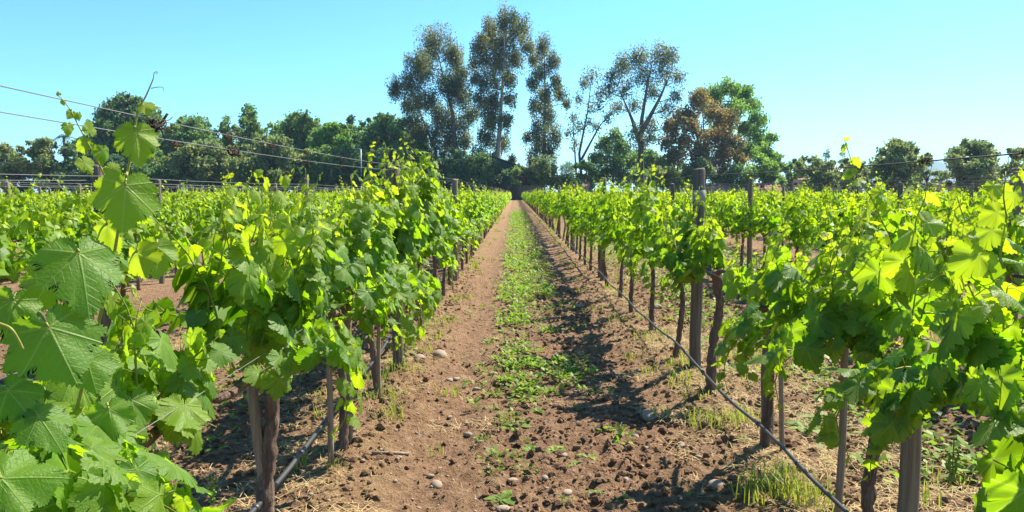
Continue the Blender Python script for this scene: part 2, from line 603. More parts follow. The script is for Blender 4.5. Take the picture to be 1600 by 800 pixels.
def scatter(g, L, templates, rg, mi=0):
    """put leaf templates at L = dict(pos, X, Y, Z, size, age, rnd)"""
    if not len(L['pos']):
        return
    pick = rg.integers(0, len(templates), len(L['pos']))
    for k, (V, T, Q, lp) in enumerate(templates):
        s = np.nonzero(pick == k)[0]
        if not len(s):
            continue
        B = np.stack([L['X'][s], L['Y'][s], L['Z'][s]], 1)       # rows are axes
        W = L['pos'][s][:, None, :] + L['size'][s][:, None, None] * np.einsum('vi,nij->nvj', V, B)
        n, v = len(s), len(V)
        off = (np.arange(n) * v)[:, None, None]
        at = dict(age=np.repeat(L['age'][s], v), rnd=np.repeat(L['rnd'][s], v))
        n0 = g.n
        g.add(W.reshape(-1, 3), (T[None] + off).reshape(-1, 3), mi, **at)
        if len(Q):
            g.addF((Q[None] + off).reshape(-1, 4) + n0, mi)


def frames(normal, tip):
    Z = nrm(normal)
    Y = nrm(tip - (tip * Z).sum(-1, keepdims=True) * Z)
    return np.cross(Y, Z), Y, Z


# ------------------------------------------------------------------ a grapevine's shoots and leaves
def gen_vine(rg, clear=None, floor=None, yend=9.0, xmax=9.0, y0=-0.64, y1=0.64, top=1.50, bottom=0.62, ns=18, droop=0.36, width=0.25, smax=0.112, extra=0.85, tall=0.26, out=0.0):
    shoots, P0, NO, TI, SZ, AG, PE = [], [], [], [], [], [], []
    for i in range(ns):
        y = y0 + (i + rg.uniform(0.1, 0.9)) / ns * (y1 - y0)
        p = np.array([rg.normal(0, 0.03), y, 0.88 + rg.normal(0, 0.04)])
        sx = 1 if rg.random() < 0.5 + out else -1
        up = rg.random() > droop
        if up:
            d = np.array([sx * rg.uniform(0, 0.75), rg.normal(0, 0.35), 1.0])
            H = top + rg.normal(0, 0.10) + (rg.uniform(0.12, 0.32) if rg.random() < tall else 0)
            nmax = 24
        else:
            d = np.array([sx * rg.uniform(0.6, 1.2), rg.normal(0, 0.45), rg.uniform(0.1, 0.9)])
            H = 9
            nmax = int(rg.integers(8, 17 if bottom > 0.4 else 23))
        pts = [p.copy()]
        for s in range(nmax):
            d = nrm(d)
            p = p + d * 0.052
            d = d + rg.normal(0, 0.13, 3)
            if up:
                d[2] += 0.07
                d[0] -= 0.55 * max(0, abs(p[0]) - width * 0.45) * np.sign(p[0]) / 0.3
            else:
                d[2] -= 0.17
                d[0] -= 0.5 * max(0, abs(p[0]) - width) * np.sign(p[0]) / 0.3
            d[1] -= 0.9 * max(0, p[1] - y1) - 0.9 * max(0, y0 - p[1])
            if (p[0] > xmax - 0.01 and p[1] > -0.15) or p[1] > yend - 0.03:
                break
            pts.append(p.copy())
            if p[2] > H or (p[2] < bottom and s > 4):
                break
        pts = np.array(pts)
        n = len(pts)
        if n < 5:
            continue
        shoots.append((pts, np.linspace(0.0052, 0.0016, n)))
        for j in range(1, n):
            t = j / (n - 1)
            reps = 1 + (rg.random() < extra) * (t < 0.9) + (rg.random() < extra * 0.5) * (t < 0.6)
            for q in range(reps):
                f = min(1.0, 0.62 + t) * (1 if t < 0.5 else 1 - 0.78 * (t - 0.5) / 0.5)
                if q:
                    f *= rg.uniform(0.55, 0.9)
                size = smax * f * rg.uniform(0.75, 1.12)
                sg = np.sign(pts[j, 0]) if rg.random() < 0.75 else rg.choice((-1, 1))
                pd = nrm(np.array([sg * rg.uniform(0.3, 1.0), rg.normal(0, 0.6), rg.uniform(-0.1, 0.75)]))
                pl = size * rg.uniform(0.45, 0.95) * (1.3 if q else 1)
                pos = pts[j] + pd * pl
                if (floor and pos[2] - size * 0.8 < floor and pos[1] > -0.25) or pos[1] > yend or (pos[0] > xmax and pos[1] > -0.15):
                    continue
                if clear and abs(pos[1] - clear[0]) < clear[1] and pos[2] > clear[2]:
                    continue
                flat = np.array([pd[0], pd[1] * 0.7, 0])
                no = flat * 0.95 + np.array([0, 0, rg.uniform(0.15, 0.95)]) + rg.normal(0, 0.28, 3)
                ti = pd * 0.45 + np.array([0, 0, -1.0]) + rg.normal(0, 0.38, 3)
                a = np.clip((t - 0.40) / 0.56, 0, 1) ** 1.1 * (0.95 if up else 0.55) + (0.35 * rg.random() if rg.random() < 0.18 else 0) + 0.10 * rg.random()
                P0.append(pos); NO.append(no); TI.append(ti); SZ.append(size); AG.append(min(a, 1)); PE.append((len(shoots) - 1, pts[j], pos))
    P0, NO, TI = np.array(P0), np.array(NO), np.array(TI)
    X, Y, Z = frames(NO, TI)
    n = len(P0)
    return shoots, dict(pos=P0, X=X, Y=Y, Z=Z, size=np.array(SZ), age=np.array(AG), rnd=np.clip(rg.normal(0.44, 0.32, n) + 0.25 * (P0[:, 2] - 1.1), 0, 1)), PE


def gen_trunk(rg, h=0.86, r=0.027, lean=0.06, arms=0.6, twist=0.02):
    """trunk with a gnarled head and two short cordon arms along the row"""
    g = G()
    n = 11
    t = np.linspace(0, 1, n)
    ax, ay = rg.normal(0, lean, 2)
    ph = rg.uniform(0, 6, 2)
    x = ax * t * (1 - t) * 2 + twist * np.sin(t * 7 + ph[0]) * t
    y = ay * t + twist * np.sin(t * 6 + ph[1]) * t
    x -= x[-1] * t
    pts = np.stack([x, y, -0.06 + (h + 0.06) * t], -1)
    n2 = 34
    tt = np.linspace(0, 1, n2)
    pts2 = np.stack([np.interp(tt, t, pts[:, q]) for q in range(3)], -1)
    pts2[:, :2] += rg.normal(0, 0.0030, (n2, 2))
    rad = r * (1.16 - 0.42 * tt + 0.55 * np.clip(tt - 0.8, 0, 1) * 2.5 + 0.22 * np.exp(-(tt / 0.08) ** 2) + rg.normal(0, 0.07, n2))
    k0 = g.n
    add_tube(g, pts2, rad, 10)
    vv = g.V[-1]
    vv += rg.normal(0, r * 0.085, vv.shape) * [1, 1, 0.3]
    e = pts[-1]
    for s in (-1, 1):
        q = np.linspace(0, 1, 7)
        a = np.stack([e[0] + 0.02 * np.sin(q * 5 + ph[0]), e[1] + s * q * (arms - s * e[1]), e[2] - 0.03 + 0.06 * np.sqrt(q) + rg.normal(0, 0.006, 7)], -1)
        add_tube(g, a, r * (0.85 - 0.45 * q), 7)
    return g


# ------------------------------------------------------------------ ground
def grade(a, b, s0, s1, n_max=2000):
    out, v = [a], a
    while v < b and len(out) < n_max:
        f = (v - a) / (b - a)
        v += s0 + (s1 - s0) * f
        out.append(min(v, b))
    return np.array(out)


xs = np.concatenate([-np.array([6200, 3500, 1500, 600, 250, 120, 70, 40, 25, 16, 11, 8, 6.5])[:], np.arange(-5.2, -1.5, 0.09), np.arange(-1.5, 2.35, 0.026), np.arange(2.36, 6.5, 0.09), np.array([7, 8.5, 11, 16, 25, 40, 70, 120, 250, 600, 1500, 3500, 6200])])
ys = np.concatenate([np.array([-60, -20, -6, 0, 1.2, 2.0, 2.6]), grade(2.8, 9.0, 0.022, 0.05), grade(9.06, 24, 0.06, 0.25), grade(24.4, 160, 0.5, 6), np.array([180, 220, 300, 450, 800, 1500, 3000, 5000, 6200])])
GX, GY = np.meshgrid(xs, ys, indexing='xy')
GZ = ground(GX, GY)
nx, ny = len(xs), len(ys)
i, j = np.meshgrid(np.arange(ny - 1), np.arange(nx - 1), indexing='ij')
Q = np.stack([i * nx + j, i * nx + j + 1, (i + 1) * nx + j + 1, (i + 1) * nx + j], -1).reshape(-1, 4)
g = G().add(np.stack([GX, GY, GZ], -1).reshape(-1, 3), Q)
tag(g.obj("ground", M['soil'], smooth=True), "brown crumbly vineyard soil with a weedy strip along the path", None, None, 'structure')

# hills on the horizon
g = G()
hx = np.linspace(1500, 5200, 90)
prof = 118 + 60 * np.exp(-((hx - 2350) / 420) ** 2) + 45 * np.exp(-((hx - 1850) / 160) ** 2) * 0 + 30 * np.sin(hx / 210.0) * 0.3 + 6 * np.sin(hx / 61.0)
prof = prof * np.clip((hx - 1500) / 500, 0, 1)
rows_ = []
for f, dy in ((0, -900), (0.25, -560), (0.55, -260), (0.85, -70), (1.0, 0), (0.5, 700), (0, 1400)):
    rows_.append(np.stack([hx, 4300 + dy + 60 * np.sin(hx / 130.0 + f * 5), -2 + prof * f * (1 + 0.06 * np.sin(hx / 47.0 + f * 9))], -1))
hv = np.stack(rows_)
i, j = np.meshgrid(np.arange(len(rows_) - 1), np.arange(89), indexing='ij')
Q = np.stack([i * 90 + j, i * 90 + j + 1, (i + 1) * 90 + j + 1, (i + 1) * 90 + j], -1).reshape(-1, 4)
g.add(hv.reshape(-1, 3), Q, rnd=0.5)
tag(g.obj("hills", M['hill'], smooth=True), "low blue hills far beyond the field", None, None, 'structure')

# ------------------------------------------------------------------ posts, stakes
def post_mesh(rg, h=1.78, r=0.047, k=12, mat='post'):
    g = G()
    zs = np.array([-0.1, 0.0, 0.3, 0.7, 1.1, 1.45, h - 0.012, h])
    wob = rg.normal(0, 0.004, (len(zs), 2))
    pts = np.stack([wob[:, 0], wob[:, 1], zs], -1)
    rad = np.full(len(zs), r) * (1 + rg.normal(0, 0.03, len(zs)))
    rad[-1] *= 0.82
    V, F, C = tube(pts, rad, k)
    V[:-2, :2] *= (1 + 0.06 * np.sin(np.arange(len(V) - 2) % k * 2.4)[:, None])
    g.add(V, F)
    g.addF(C)
    return g.mesh("trellis_post", M[mat], True)


prg = np.random.default_rng(21)
POST_M = [post_mesh(prg, 1.78 + prg.normal(0, 0.02), 0.046 + prg.normal(0, 0.003), mat=('post', 'post_dark')[q % 2]) for q in range(6)]
SIDE = {1: 'the shaded row', -1: 'the sunlit row'}
ORD = ['', 'first', 'second', 'third', 'fourth', 'fifth', 'sixth', 'seventh', 'eighth', 'ninth', 'tenth', 'eleventh', 'twelfth', 'thirteenth', 'fourteenth', 'fifteenth', 'sixteenth', 'seventeenth', 'eighteenth', 'nineteenth', 'twentieth']


def rowname(k):
    if abs(k) == 1:
        return SIDE[k]
    n = abs(k) - 1
    return (('the next row' if n == 1 else 'the ' + ORD[n] + ' row') if n < 6 else 'the far rows') + (' past the shaded row' if k > 0 else ' past the sunlit row')


posts = []
for k in list(range(-24, 0)) + list(range(1, 25)):
    for q in range(0, 24):
        Y = POST0 + q * POSTS
        if Y > ENDY or abs(rowx(k)) > Y * 0.72:
            continue
        posts.append((Y * (1 + 0.12 * (abs(k) - 1)), k, q, Y))
posts.sort()
gfar = G()
first = None
for idx, (_, k, q, Y) in enumerate(posts):
    x = rowx(k) + prg.normal(0, 0.012)
    if idx < 250:
        o = link("trellis_post", POST_M[int(prg.integers(0, 6))], None, (x, Y, float(ground(x, Y, False)) - 0.04))
        o.rotation_euler = (prg.normal(0, 0.008), prg.normal(0, 0.008), prg.uniform(0, 6))
        if k == 1 and q == 0:
            lab = 'thick wooden trellis post with a pale band just below its top'
            o.data = POST_M[0]
            o.location.x = 1.575
            o.data = POST_M[1]
            o.rotation_euler = (0, 0, 0)
            bg = G()
            zz = np.array([1.50, 1.503, 1.597, 1.60])
            V, F, C = tube(np.stack([0 * zz, 0 * zz, zz], -1), np.array([0.047, 0.0545, 0.0545, 0.047]), 14)
            bg.add(V, F)
            band = bg.obj("pale_band", M['band'], o, True)
            tag(band, 'pale weathered band round the post')
        elif q == 0 and k == 2:
            lab = 'dark post with a flat top where a yellow vine tip curls over it'
            o.scale = (1.3, 1.3, 0.985)
            o.location.x = 4.30
        elif q == 0 and k == -2:
            lab = 'dark post behind the tall shoot with large leaves'
            o.scale = (1.0, 1.0, 1.02)
        elif q == 0 and k == -1:
            lab = 'grey wooden post between trunks, first tall one in the sunlit row'
        elif q < 12 and abs(k) < 7:
            lab = 'wooden trellis post, ' + ORD[q + 1] + ' along ' + rowname(k)
        else:
            lab = 'weathered post tip poking above the leaves of ' + rowname(k)
        tag(o, lab, 'post', 'trellis posts rising out of the vine rows')
    else:
        V, F, C = tube(np.array([[x, Y, 0], [x, Y, 1.76]]), 0.045, 4)
        n0 = gfar.n
        gfar.add(V, F)
        gfar.addF(C + n0)
if gfar.n:
    tag(gfar.obj("post_field", M['post_dark']), "far trellis posts standing in the distant vine rows", "posts", None, 'stuff')

# nearer thick posts and the thin stakes beside trunks: (px of foot, row, Y, height, radius, lean x, lean y, material, label)
def round_wood(name, x, Y, h, r, lx, ly, mat, label, cat, group, k=9):
    rg = np.random.default_rng(int(Y * 100))
    n = 6
    t = np.linspace(0, 1, n)
    pts = np.stack([lx * t + rg.normal(0, 0.15 * r, n), ly * t + rg.normal(0, 0.15 * r, n), -0.08 + (h + 0.08) * t], -1)
    g = G()
    add_tube(g, pts, r * (1.06 - 0.12 * t), k)
    o = g.obj(name, M[mat], None, True, (x, Y, float(ground(x, Y, False))))
    return tag(o, label, cat, group)


round_wood("trellis_post", 1.52, 4.42, 1.30, 0.036, 0.01, 0, 'post_dark', 'dark cracked reddish post with a thin stake leaning beside it', 'post', 'trellis posts rising out of the vine rows')
round_wood("trellis_post", 1.53, 2.86, 0.98, 0.038, 0.02, 0, 'post', 'thick pale brown cracked post at the bottom edge of the picture', 'post', 'trellis posts rising out of the vine rows')
round_wood("trellis_post", -1.03, 4.50, 1.15, 0.033, 0, 0, 'post', 'short grey-brown post standing against a vine trunk', 'post', 'trellis posts rising out of the vine rows')
stk = 'thin stakes beside the vines'
round_wood("vine_stake", 1.585, 4.32, 0.95, 0.014, -0.04, 0.02, 'stake', 'thin straight stake leaning beside the dark cracked post', 'stake', stk)
round_wood("vine_stake", 1.50, 3.36, 1.0, 0.017, 0.0, 0, 'stake', 'bare grey stake crossing the black hose, under hanging leaves', 'stake', stk)
round_wood("vine_stake", -1.05, 4.16, 0.90, 0.017, 0.0, 0, 'stake', 'slim upright stake just in front of the drip hose', 'stake', stk)
round_wood("vine_stake", -1.06, 3.12, 0.95, 0.024, -0.09, 0.05, 'stake', 'brown leaning stake beside the twisted trunk at the bottom edge', 'stake', stk)
round_wood("vine_stake", -1.02, 5.50, 0.85, 0.015, 0.01, 0, 'stake', 'short thin stake with grass at its foot, between two posts', 'stake', stk)
round_wood("vine_stake", -3.50, 6.50, 1.1, 0.018, -0.02, 0, 'stake', 'thin pale stake seen through the gap in the leaves', 'stake', stk)
round_wood("vine_stake", -0.96, 11.6, 0.8, 0.012, -0.10, 0, 'stake', 'thin rod leaning out from the sunlit row', 'stake', stk)

# ------------------------------------------------------------------ wires and hoses
def wire(k, z, dx, r, mat, label, name="trellis_wire", y0=0.4, y1=ENDY, sag=0.03, cat='wire', wob=0.0, ph=0.0, grp='trellis wires'):
    x = rowx(k) + dx
    ya = np.concatenate([np.arange(y0, 20, 0.4), np.arange(20, y1, 3.2)])
    s = (ya - POST0) / POSTS
    s = s - np.floor(s)
    zz = z - sag * 4 * s * (1 - s) + wob * np.sin(ya * 4.9 + ph) * 0.5 + wob * np.sin(ya * 2.1 + ph * 2)
    xx = x + wob * 0.6 * np.sin(ya * 3.3 + ph)
    g = G()
    add_tube(g, np.stack([xx, ya, zz], -1), r, 6 if r > 0.005 else 4)
    o = tag(g.obj(name, M[mat], None, True), label, cat, grp)
    if name == 'drip_hose' and abs(k) == 1:
        em = None
        for ye in np.arange(3.05, 8.5, 0.64):
            q = int(np.argmin(np.abs(ya - ye)))
            c = np.array([np.interp(ye, ya, xx), ye, np.interp(ye, ya, zz)])
            if em is None:
                eg = G()
                add_tube(eg, np.array([[0, -0.017, 0], [0, -0.006, 0], [0, 0.006, 0], [0, 0.017, 0]]), np.array([1.06, 1.45, 1.45, 1.06]) * r, 8)
                add_tube(eg, np.array([[0, 0, -r], [0, 0.002, -r - 0.016]]), 0.004, 6)
                em = eg.mesh("emitter", M[mat], True)
            link("emitter", em, o, tuple(c))
    return o


wire(-1, 1.825, 0.045, 0.0013, 'wire', 'upper of the paired wires above the sunlit row, hung with dry tendrils')
wire(-1, 1.790, -0.045, 0.0013, 'wire', 'lower of the paired wires above the sunlit row')
wire(-1, 1.020, 0.09, 0.0012, 'wire', 'pale steel wire running low through the big leaves of the sunlit row')
wire(1, 1.745, 0.04, 0.0026, 'wire_dark', 'dark wire rising above the shaded row toward the picture edge')
wire(1, 1.020, -0.06, 0.0013, 'wire', 'steel wire hidden low among leaves of the shaded row')
for k in (2, 3, 4, -2, -3, -4):
    wire(k, 1.735, 0.045, 0.0024, 'wire_dark' if k > 0 else 'wire', 'top wire strung over the ' + rowname(k), sag=0.02)
    wire(k, 1.700, -0.045, 0.0024, 'wire_dark' if k > 0 else 'wire', 'lower top wire strung over the ' + rowname(k), sag=0.03)
wire(1, 0.255, -0.075, 0.0105, 'hose', 'black drip hose slung in front of the trunks of the shaded row', 'drip_hose', 1.5, 110, 0.03, 'hose', 0.012, 0, 'drip hoses')
wire(-1, 0.335, -0.05, 0.0125, 'hose', 'grey-black drip hose slung behind the trunks of the sunlit row', 'drip_hose', 1.5, 110, 0.05, 'hose', 0.010, 2, 'drip hoses')
wire(2, 0.36, -0.05, 0.009, 'hose', 'drip hose under the second row beyond the shaded row', 'drip_hose', 3, 70, 0.05, 'hose', 0.012, 1, 'drip hoses')
wire(-2, 0.33, -0.05, 0.0115, 'hose', 'drip hose under the second row beyond the sunlit row', 'drip_hose', 3, 70, 0.05, 'hose', 0.012, 3, 'drip hoses')

# dried tendrils left on the wires
def tendril(pos, s, seed, label, stick=False):
    rg = np.random.default_rng(seed)
    g = G()
    for q in range(5):
        n = 22
        t = np.linspace(0, 1, n)
        tw = rg.uniform(2, 4.5) * PI
        rad = s * rg.uniform(0.07, 0.22)
        ln = s * rg.uniform(0.9, 2.0)
        pts = np.stack([rad * np.cos(t * tw + q), (t - 0.5) * ln, rad * np.sin(t * tw + q)], -1) + rg.normal(0, 0.02 * s, 3)
        tail = rg.normal(0, 1, 3) * [0.4, 0.8, 0.5] - [0, 0, 0.7]
        pts += (np.clip(t - 0.7, 0, 1)[:, None] ** 1.5) * tail * s * 2.2
        add_tube(g, pts, s * 0.036 * (1.1 - 0.6 * t), 5)
    if stick:
        t = np.linspace(0, 1, 5)
        d = np.array([0.45, 0.2, 0.8]) * s * 0.6
        add_tube(g, -d[None] + t[:, None] * 2 * d, s * 0.055, 6)
    o = g.obj("dried_tendril", M['tendril'], None, True, tuple(pos))
    return tag(o, label, 'tendril', 'dried tendrils caught on the wires')


def on_wire(k, dx, z, Y, sag):
    s = (Y - POST0) / POSTS
    s -= math.floor(s)
    return (rowx(k) + dx, Y, z - sag * 4 * s * (1 - s))


tendril(on_wire(-1, 0.045, 1.815, 2.12, 0.03), 0.065, 1, 'biggest knot of dry brown tendril with a broken stick, on paired wires', True)
tendril(on_wire(-1, -0.045, 1.780, 2.42, 0.03), 0.050, 2, 'long dry tendril curl on the lower of the paired wires')
tendril(on_wire(-1, 0.045, 1.82, 2.62, 0.03), 0.042, 3, 'dry tendril with a hooked tail on upper paired wire')
tendril(on_wire(-1, -0.045, 1.785, 2.92, 0.03), 0.075, 4, 'wide tangle of dry tendrils joining both paired wires')
for q, (k, dx, z, Y, s) in enumerate([(-1, 0.045, 1.82, 3.1, 0.045), (-1, 0.045, 1.82, 3.6, 0.05), (-1, -0.045, 1.785, 3.95, 0.05), (-1, 0.045, 1.82, 4.3, 0.04), (-1, -0.045, 1.785, 4.7, 0.045), (-1, 0.045, 1.82, 5.2, 0.04)]):
    tendril(on_wire(k, dx, z, Y, 0.03), s, 20 + q, 'small dry tendril on the paired wires nearing the tall vine')
for q, (k, dx, z, Y, s, sg) in enumerate([(1, 0.04, 1.745, 2.3, 0.03, 0.03), (1, 0.04, 1.745, 2.85, 0.05, 0.03), (2, 0.045, 1.735, 6.9, 0.08, 0.02), (2, 0.045, 1.735, 7.5, 0.07, 0.02), (2, -0.045, 1.70, 8.0, 0.08, 0.03), (2, 0.045, 1.735, 8.6, 0.09, 0.02), (2, -0.045, 1.70, 9.4, 0.08, 0.03), (2, 0.045, 1.735, 9.9, 0.1, 0.02), (2, 0.045, 1.735, 11.0, 0.1, 0.02), (2, -0.045, 1.70, 12.2, 0.12, 0.03), (3, 0.045, 1.735, 11.5, 0.1, 0.02), (3, 0.045, 1.735, 13.6, 0.1, 0.02), (3, -0.045, 1.70, 15.0, 0.12, 0.03)]):
    tendril(on_wire(k, dx, z, Y, sg), s, 40 + q, 'dark tendril knot on the dark wires above the ' + rowname(k) if k > 1 else ('tiny dark knot on the dark wire close to the picture edge' if q == 0 else 'dark tendril knot with a long bare tail on the dark wire'))

# ------------------------------------------------------------------ the vines
LRG = np.random.default_rng(11)
SHAPES = []
for q in range(8):
    SHAPES.append(leaf_template(LRG, 1, LRG.uniform(0.05, 0.75), LRG.uniform(-0.1, 0.6), LRG.uniform(0.03, 0.10)))
AGES, RNDS = np.array([0.02, 0.12, 0.28, 0.5, 0.75, 0.97]), np.array([0.12, 0.45, 0.85])
for q in range(8):                           # finer toothed ones for the biggest leaves
    SHAPES.append(leaf_template(LRG, 2, LRG.uniform(0.15, 0.50), LRG.uniform(0.05, 0.5), LRG.uniform(0.05, 0.11), (0.3, 0.55, 0.8, 1.0)))
LEAFM = {}


def leaf_mesh(shape, age, rnd):
    a, r = int(np.argmin(np.abs(AGES - age))), int(np.argmin(np.abs(RNDS - rnd)))
    key = (shape, a, r)
    if key not in LEAFM:
        V, T, Q, lp = SHAPES[shape]
        g = G().add(V, T, 0, age=AGES[a], rnd=RNDS[r], lp=lp)
        g.addF(Q)
        LEAFM[key] = g.mesh("leaf", M['leaf_near'], True)
    return LEAFM[key]


def leaf_obj(parent, pos, X, Y, Z, size, age, rnd, rg, shape=None):
    o = bpy.data.objects.new("leaf", leaf_mesh(int(rg.integers(0, 8)) if shape is None else shape, age, rnd))
    COL.objects.link(o)
    o.parent = parent
    m = Matrix.Identity(4)
    for c, a in enumerate((X, Y, Z)):
        for r_ in range(3):
            m[r_][c] = a[r_] * size
    m[0][3], m[1][3], m[2][3] = pos
    o.matrix_basis = m
    return o


def petiole(a, b, X, rg):
    t = np.linspace(0, 1, 4)[:, None]
    mid = rg.normal(0, 0.010, 3) + [0, 0, 0.012]
    return a * (1 - t) + b * t + mid * (4 * t * (1 - t))


def curl(start, d, L, rg, turns=1.5):
    n = 16
    t = np.linspace(0, 1, n)
    d = nrm(np.asarray(d, float))
    s = nrm(np.cross(d, [0.3, 0.2, 0.9]))
    u = np.cross(d, s)
    c = np.clip(t - 0.45, 0, 1) / 0.55
    r = L * 0.16 * c
    return start + d * (t * L * 0.8)[:, None] + s * (r * np.sin(c * turns * 2 * PI))[:, None] + u * (r * (1 - np.cos(c * turns * 2 * PI)) * 0.7)[:, None] - np.array([0, 0, 0.25]) * (t ** 2 * L)[:, None]


def near_vine(k, Y, label, seed, n_ind=210, trunk_kw={}, hero=None, **kw):
    rg = np.random.default_rng(seed)
    x = rowx(k)
    gz = float(ground(x, Y, False))
    root = thing("grapevine", label, "grapevine", (x, Y, gz), 'grapevines planted in rows')
    gen_trunk(rg, **trunk_kw).obj("trunk", M['bark'], root, True)
    shoots, L, PE = gen_vine(rg, out=(-0.12 if k > 0 else 0.12), **kw)
    face = -1 if k > 0 else 1
    gs = [G() for _ in shoots]
    for si, (pts, rad) in enumerate(shoots):
        add_tube(gs[si], pts, rad, 5, rnd=rg.random())
        if rg.random() < 0.6:
            q = int(rg.integers(len(pts) // 2, len(pts)))
            add_tube(gs[si], curl(pts[q], rg.normal(0, 1, 3) * [1, 1, 0.4] + [face * 0.6, 0, 0.5], rg.uniform(0.08, 0.17), rg), 0.0011, 4, rnd=0.9)
    for li, (si, a, b) in enumerate(PE):
        add_tube(gs[si], petiole(a, b, None, rg), L['size'][li] * 0.016 + 0.0003, 4, rnd=0.3 + 0.6 * L['age'][li])
    for gg in gs:
        gg.obj("shoot", M['shoot'], root, True)
    score = L['pos'][:, 0] * face + 0.45 * np.maximum(L['pos'][:, 2] - 1.15, 0) + 1.2 * L['size'] + rg.normal(0, 0.06, len(L['size']))
    order = np.argsort(-score)
    for li in order[:n_ind]:
        leaf_obj(root, L['pos'][li], L['X'][li], L['Y'][li], L['Z'][li], L['size'][li], L['age'][li], L['rnd'][li], rg)
    rest = order[n_ind:]
    if len(rest):
        g = G()
        scatter(g, {q: v[rest] for q, v in L.items()}, T_MID, rg)
        tag(g.obj("foliage", M['leaf_far'], root), kind='stuff')
    return root


VY = lambda q: VY0 + q * VS
KIND = {}
V = {}
def mk(k, q, label, **kw):
    V[(k, q)] = near_vine(k, VY(q), label, 1000 + k * 50 + q, **kw)


# sunlit row
mk(-1, 0, 'vine with very large leaves filling the bottom corner, cut by the picture edge', n_ind=110, ns=12, top=1.05, bottom=0.7, droop=0.5, y0=0.1, y1=0.64, width=0.25, smax=0.122)
mk(-1, 1, 'vine with a tall shoot of large veined leaves rising above the wires', n_ind=295, ns=36, top=1.12, bottom=0.30, droop=0.72, yend=0.84, xmax=0.17, y1=0.70, width=0.32, smax=0.120, tall=0.05)
mk(-1, 2, 'vine on a twisted trunk at the bottom edge beside a leaning stake', n_ind=290, ns=25, top=1.46, bottom=0.68, floor=0.62, xmax=0.33, droop=0.34, y0=-0.42, smax=0.120, tall=0.05, trunk_kw=dict(r=0.036, lean=0.10, twist=0.03, h=0.80))
mk(-1, 3, 'leafy vine whose trunk stands tight against a short grey post', n_ind=270, ns=24, top=1.46, bottom=0.50, smax=0.114, droop=0.42)
mk(-1, 4, 'vine with glossy dark leaves above a thin stake with grass', n_ind=230, ns=22, top=1.50, bottom=0.52, smax=0.128)
mk(-1, 5, 'tall vine sending yellow shoots high above the sunlit row', n_ind=230, ns=22, top=1.68, bottom=0.6, tall=0.55)
mk(-1, 6, 'second tall vine right behind the vine with the high yellow shoots', n_ind=190, ns=21, top=1.62, bottom=0.6, tall=0.45)
# shaded row
mk(1, 1, 'vine of very large leaves cut by the picture edge, hanging over a thick pale post', tall=0, n_ind=270, ns=25, top=1.42, bottom=0.42, width=0.28, smax=0.126, droop=0.55)
mk(1, 2, 'broad vine with bright backlit leaves over a bare grey stake', tall=0.08, n_ind=280, ns=23, top=1.36, bottom=0.56, smax=0.120, droop=0.40, trunk_kw=dict(r=0.026))
mk(1, 3, 'vine spreading low over the dark cracked post, its leaf tips yellow', n_ind=240, ns=20, top=1.16, bottom=0.66, tall=0.05, yend=0.40, smax=0.114, y0=-0.62, y1=0.24, droop=0.48, trunk_kw=dict(r=0.024))
mk(1, 4, 'vine with a thick gnarled forked head on a bare trunk', n_ind=200, ns=15, top=1.34, bottom=0.72, clear=(0.79, 0.24, 1.22), y0=0.05, y1=0.64, droop=0.30, trunk_kw=dict(r=0.036, h=0.92, lean=0.05, twist=0.045, arms=0.22))
mk(1, 5, 'vine growing just past the post with a pale band', n_ind=200, ns=17, top=1.45, bottom=0.74, clear=(-0.49, 0.24, 1.22), droop=0.30)
mk(1, 6, 'third vine down the line past the gnarled forked trunk', n_ind=170, ns=17, top=1.52, bottom=0.76, droop=0.28)

# shared variants for all other vines
MIDV, TRUNKV = [], []
for q in range(9):
    rg = np.random.default_rng(300 + q)
    shoots, L, PE = gen_vine(rg, ns=21, top=1.40 + rg.normal(0, 0.04), bottom=0.68, droop=0.34, smax=0.116, extra=0.8, tall=0.16)
    g = G()
    scatter(g, L, T_MID, rg)
    for pts, rad in shoots:
        add_tube(g, pts[::2], rad[::2], 3, age=0.8, rnd=0.2)
    MIDV.append(g.mesh("foliage", M['leaf_far']))
for q in range(5):
    TRUNKV.append(gen_trunk(np.random.default_rng(400 + q), r=0.027, lean=0.10, twist=0.025).mesh("trunk", M['bark'], True))

spans = {1: (7, 46), -1: (7, 46), 2: (3, 37), -2: (3, 37), 3: (6, 33), -3: (6, 33), 4: (9, 30), -4: (9, 30), 5: (12, 28), -5: (12, 28)}
vrg = np.random.default_rng(55)
for k, (a, b) in spans.items():
    for q in range(a, b):
        Y = VY(q)
        x = rowx(k)
        if k == -2 and q == 5:
            lab = 'slim-trunked vine seen through the leaf gap, straw round its foot'
        elif k == 2 and q == 9:
            lab = 'vine with a bare dark trunk behind the pale-banded post'
        elif q - a < 20 and abs(k) == 1:
            lab = 'leafy vine, ' + ORD[q - a + 1] + ' beyond the big ones in ' + rowname(k)
        elif q - a < 10:
            lab = 'leafy vine, ' + ORD[q - a + 1] + ' to show in ' + rowname(k)
        elif q < 26:
            lab = 'vine halfway along ' + rowname(k)
        else:
            lab = 'small distant vine, one of many alike, in ' + rowname(k)
        root = thing("grapevine", lab, "grapevine", (x, Y + vrg.normal(0, 0.05), float(ground(x, Y, False))), 'grapevines planted in rows', 0 if vrg.random() < 0.5 else PI)
        root.scale = (1, 1, float(1 + vrg.normal(0, 0.035)))
        link("trunk", TRUNKV[int(vrg.integers(0, 5))], root)
        f = link("foliage", MIDV[int(vrg.integers(0, 9))], root)
        tag(f, kind='stuff')

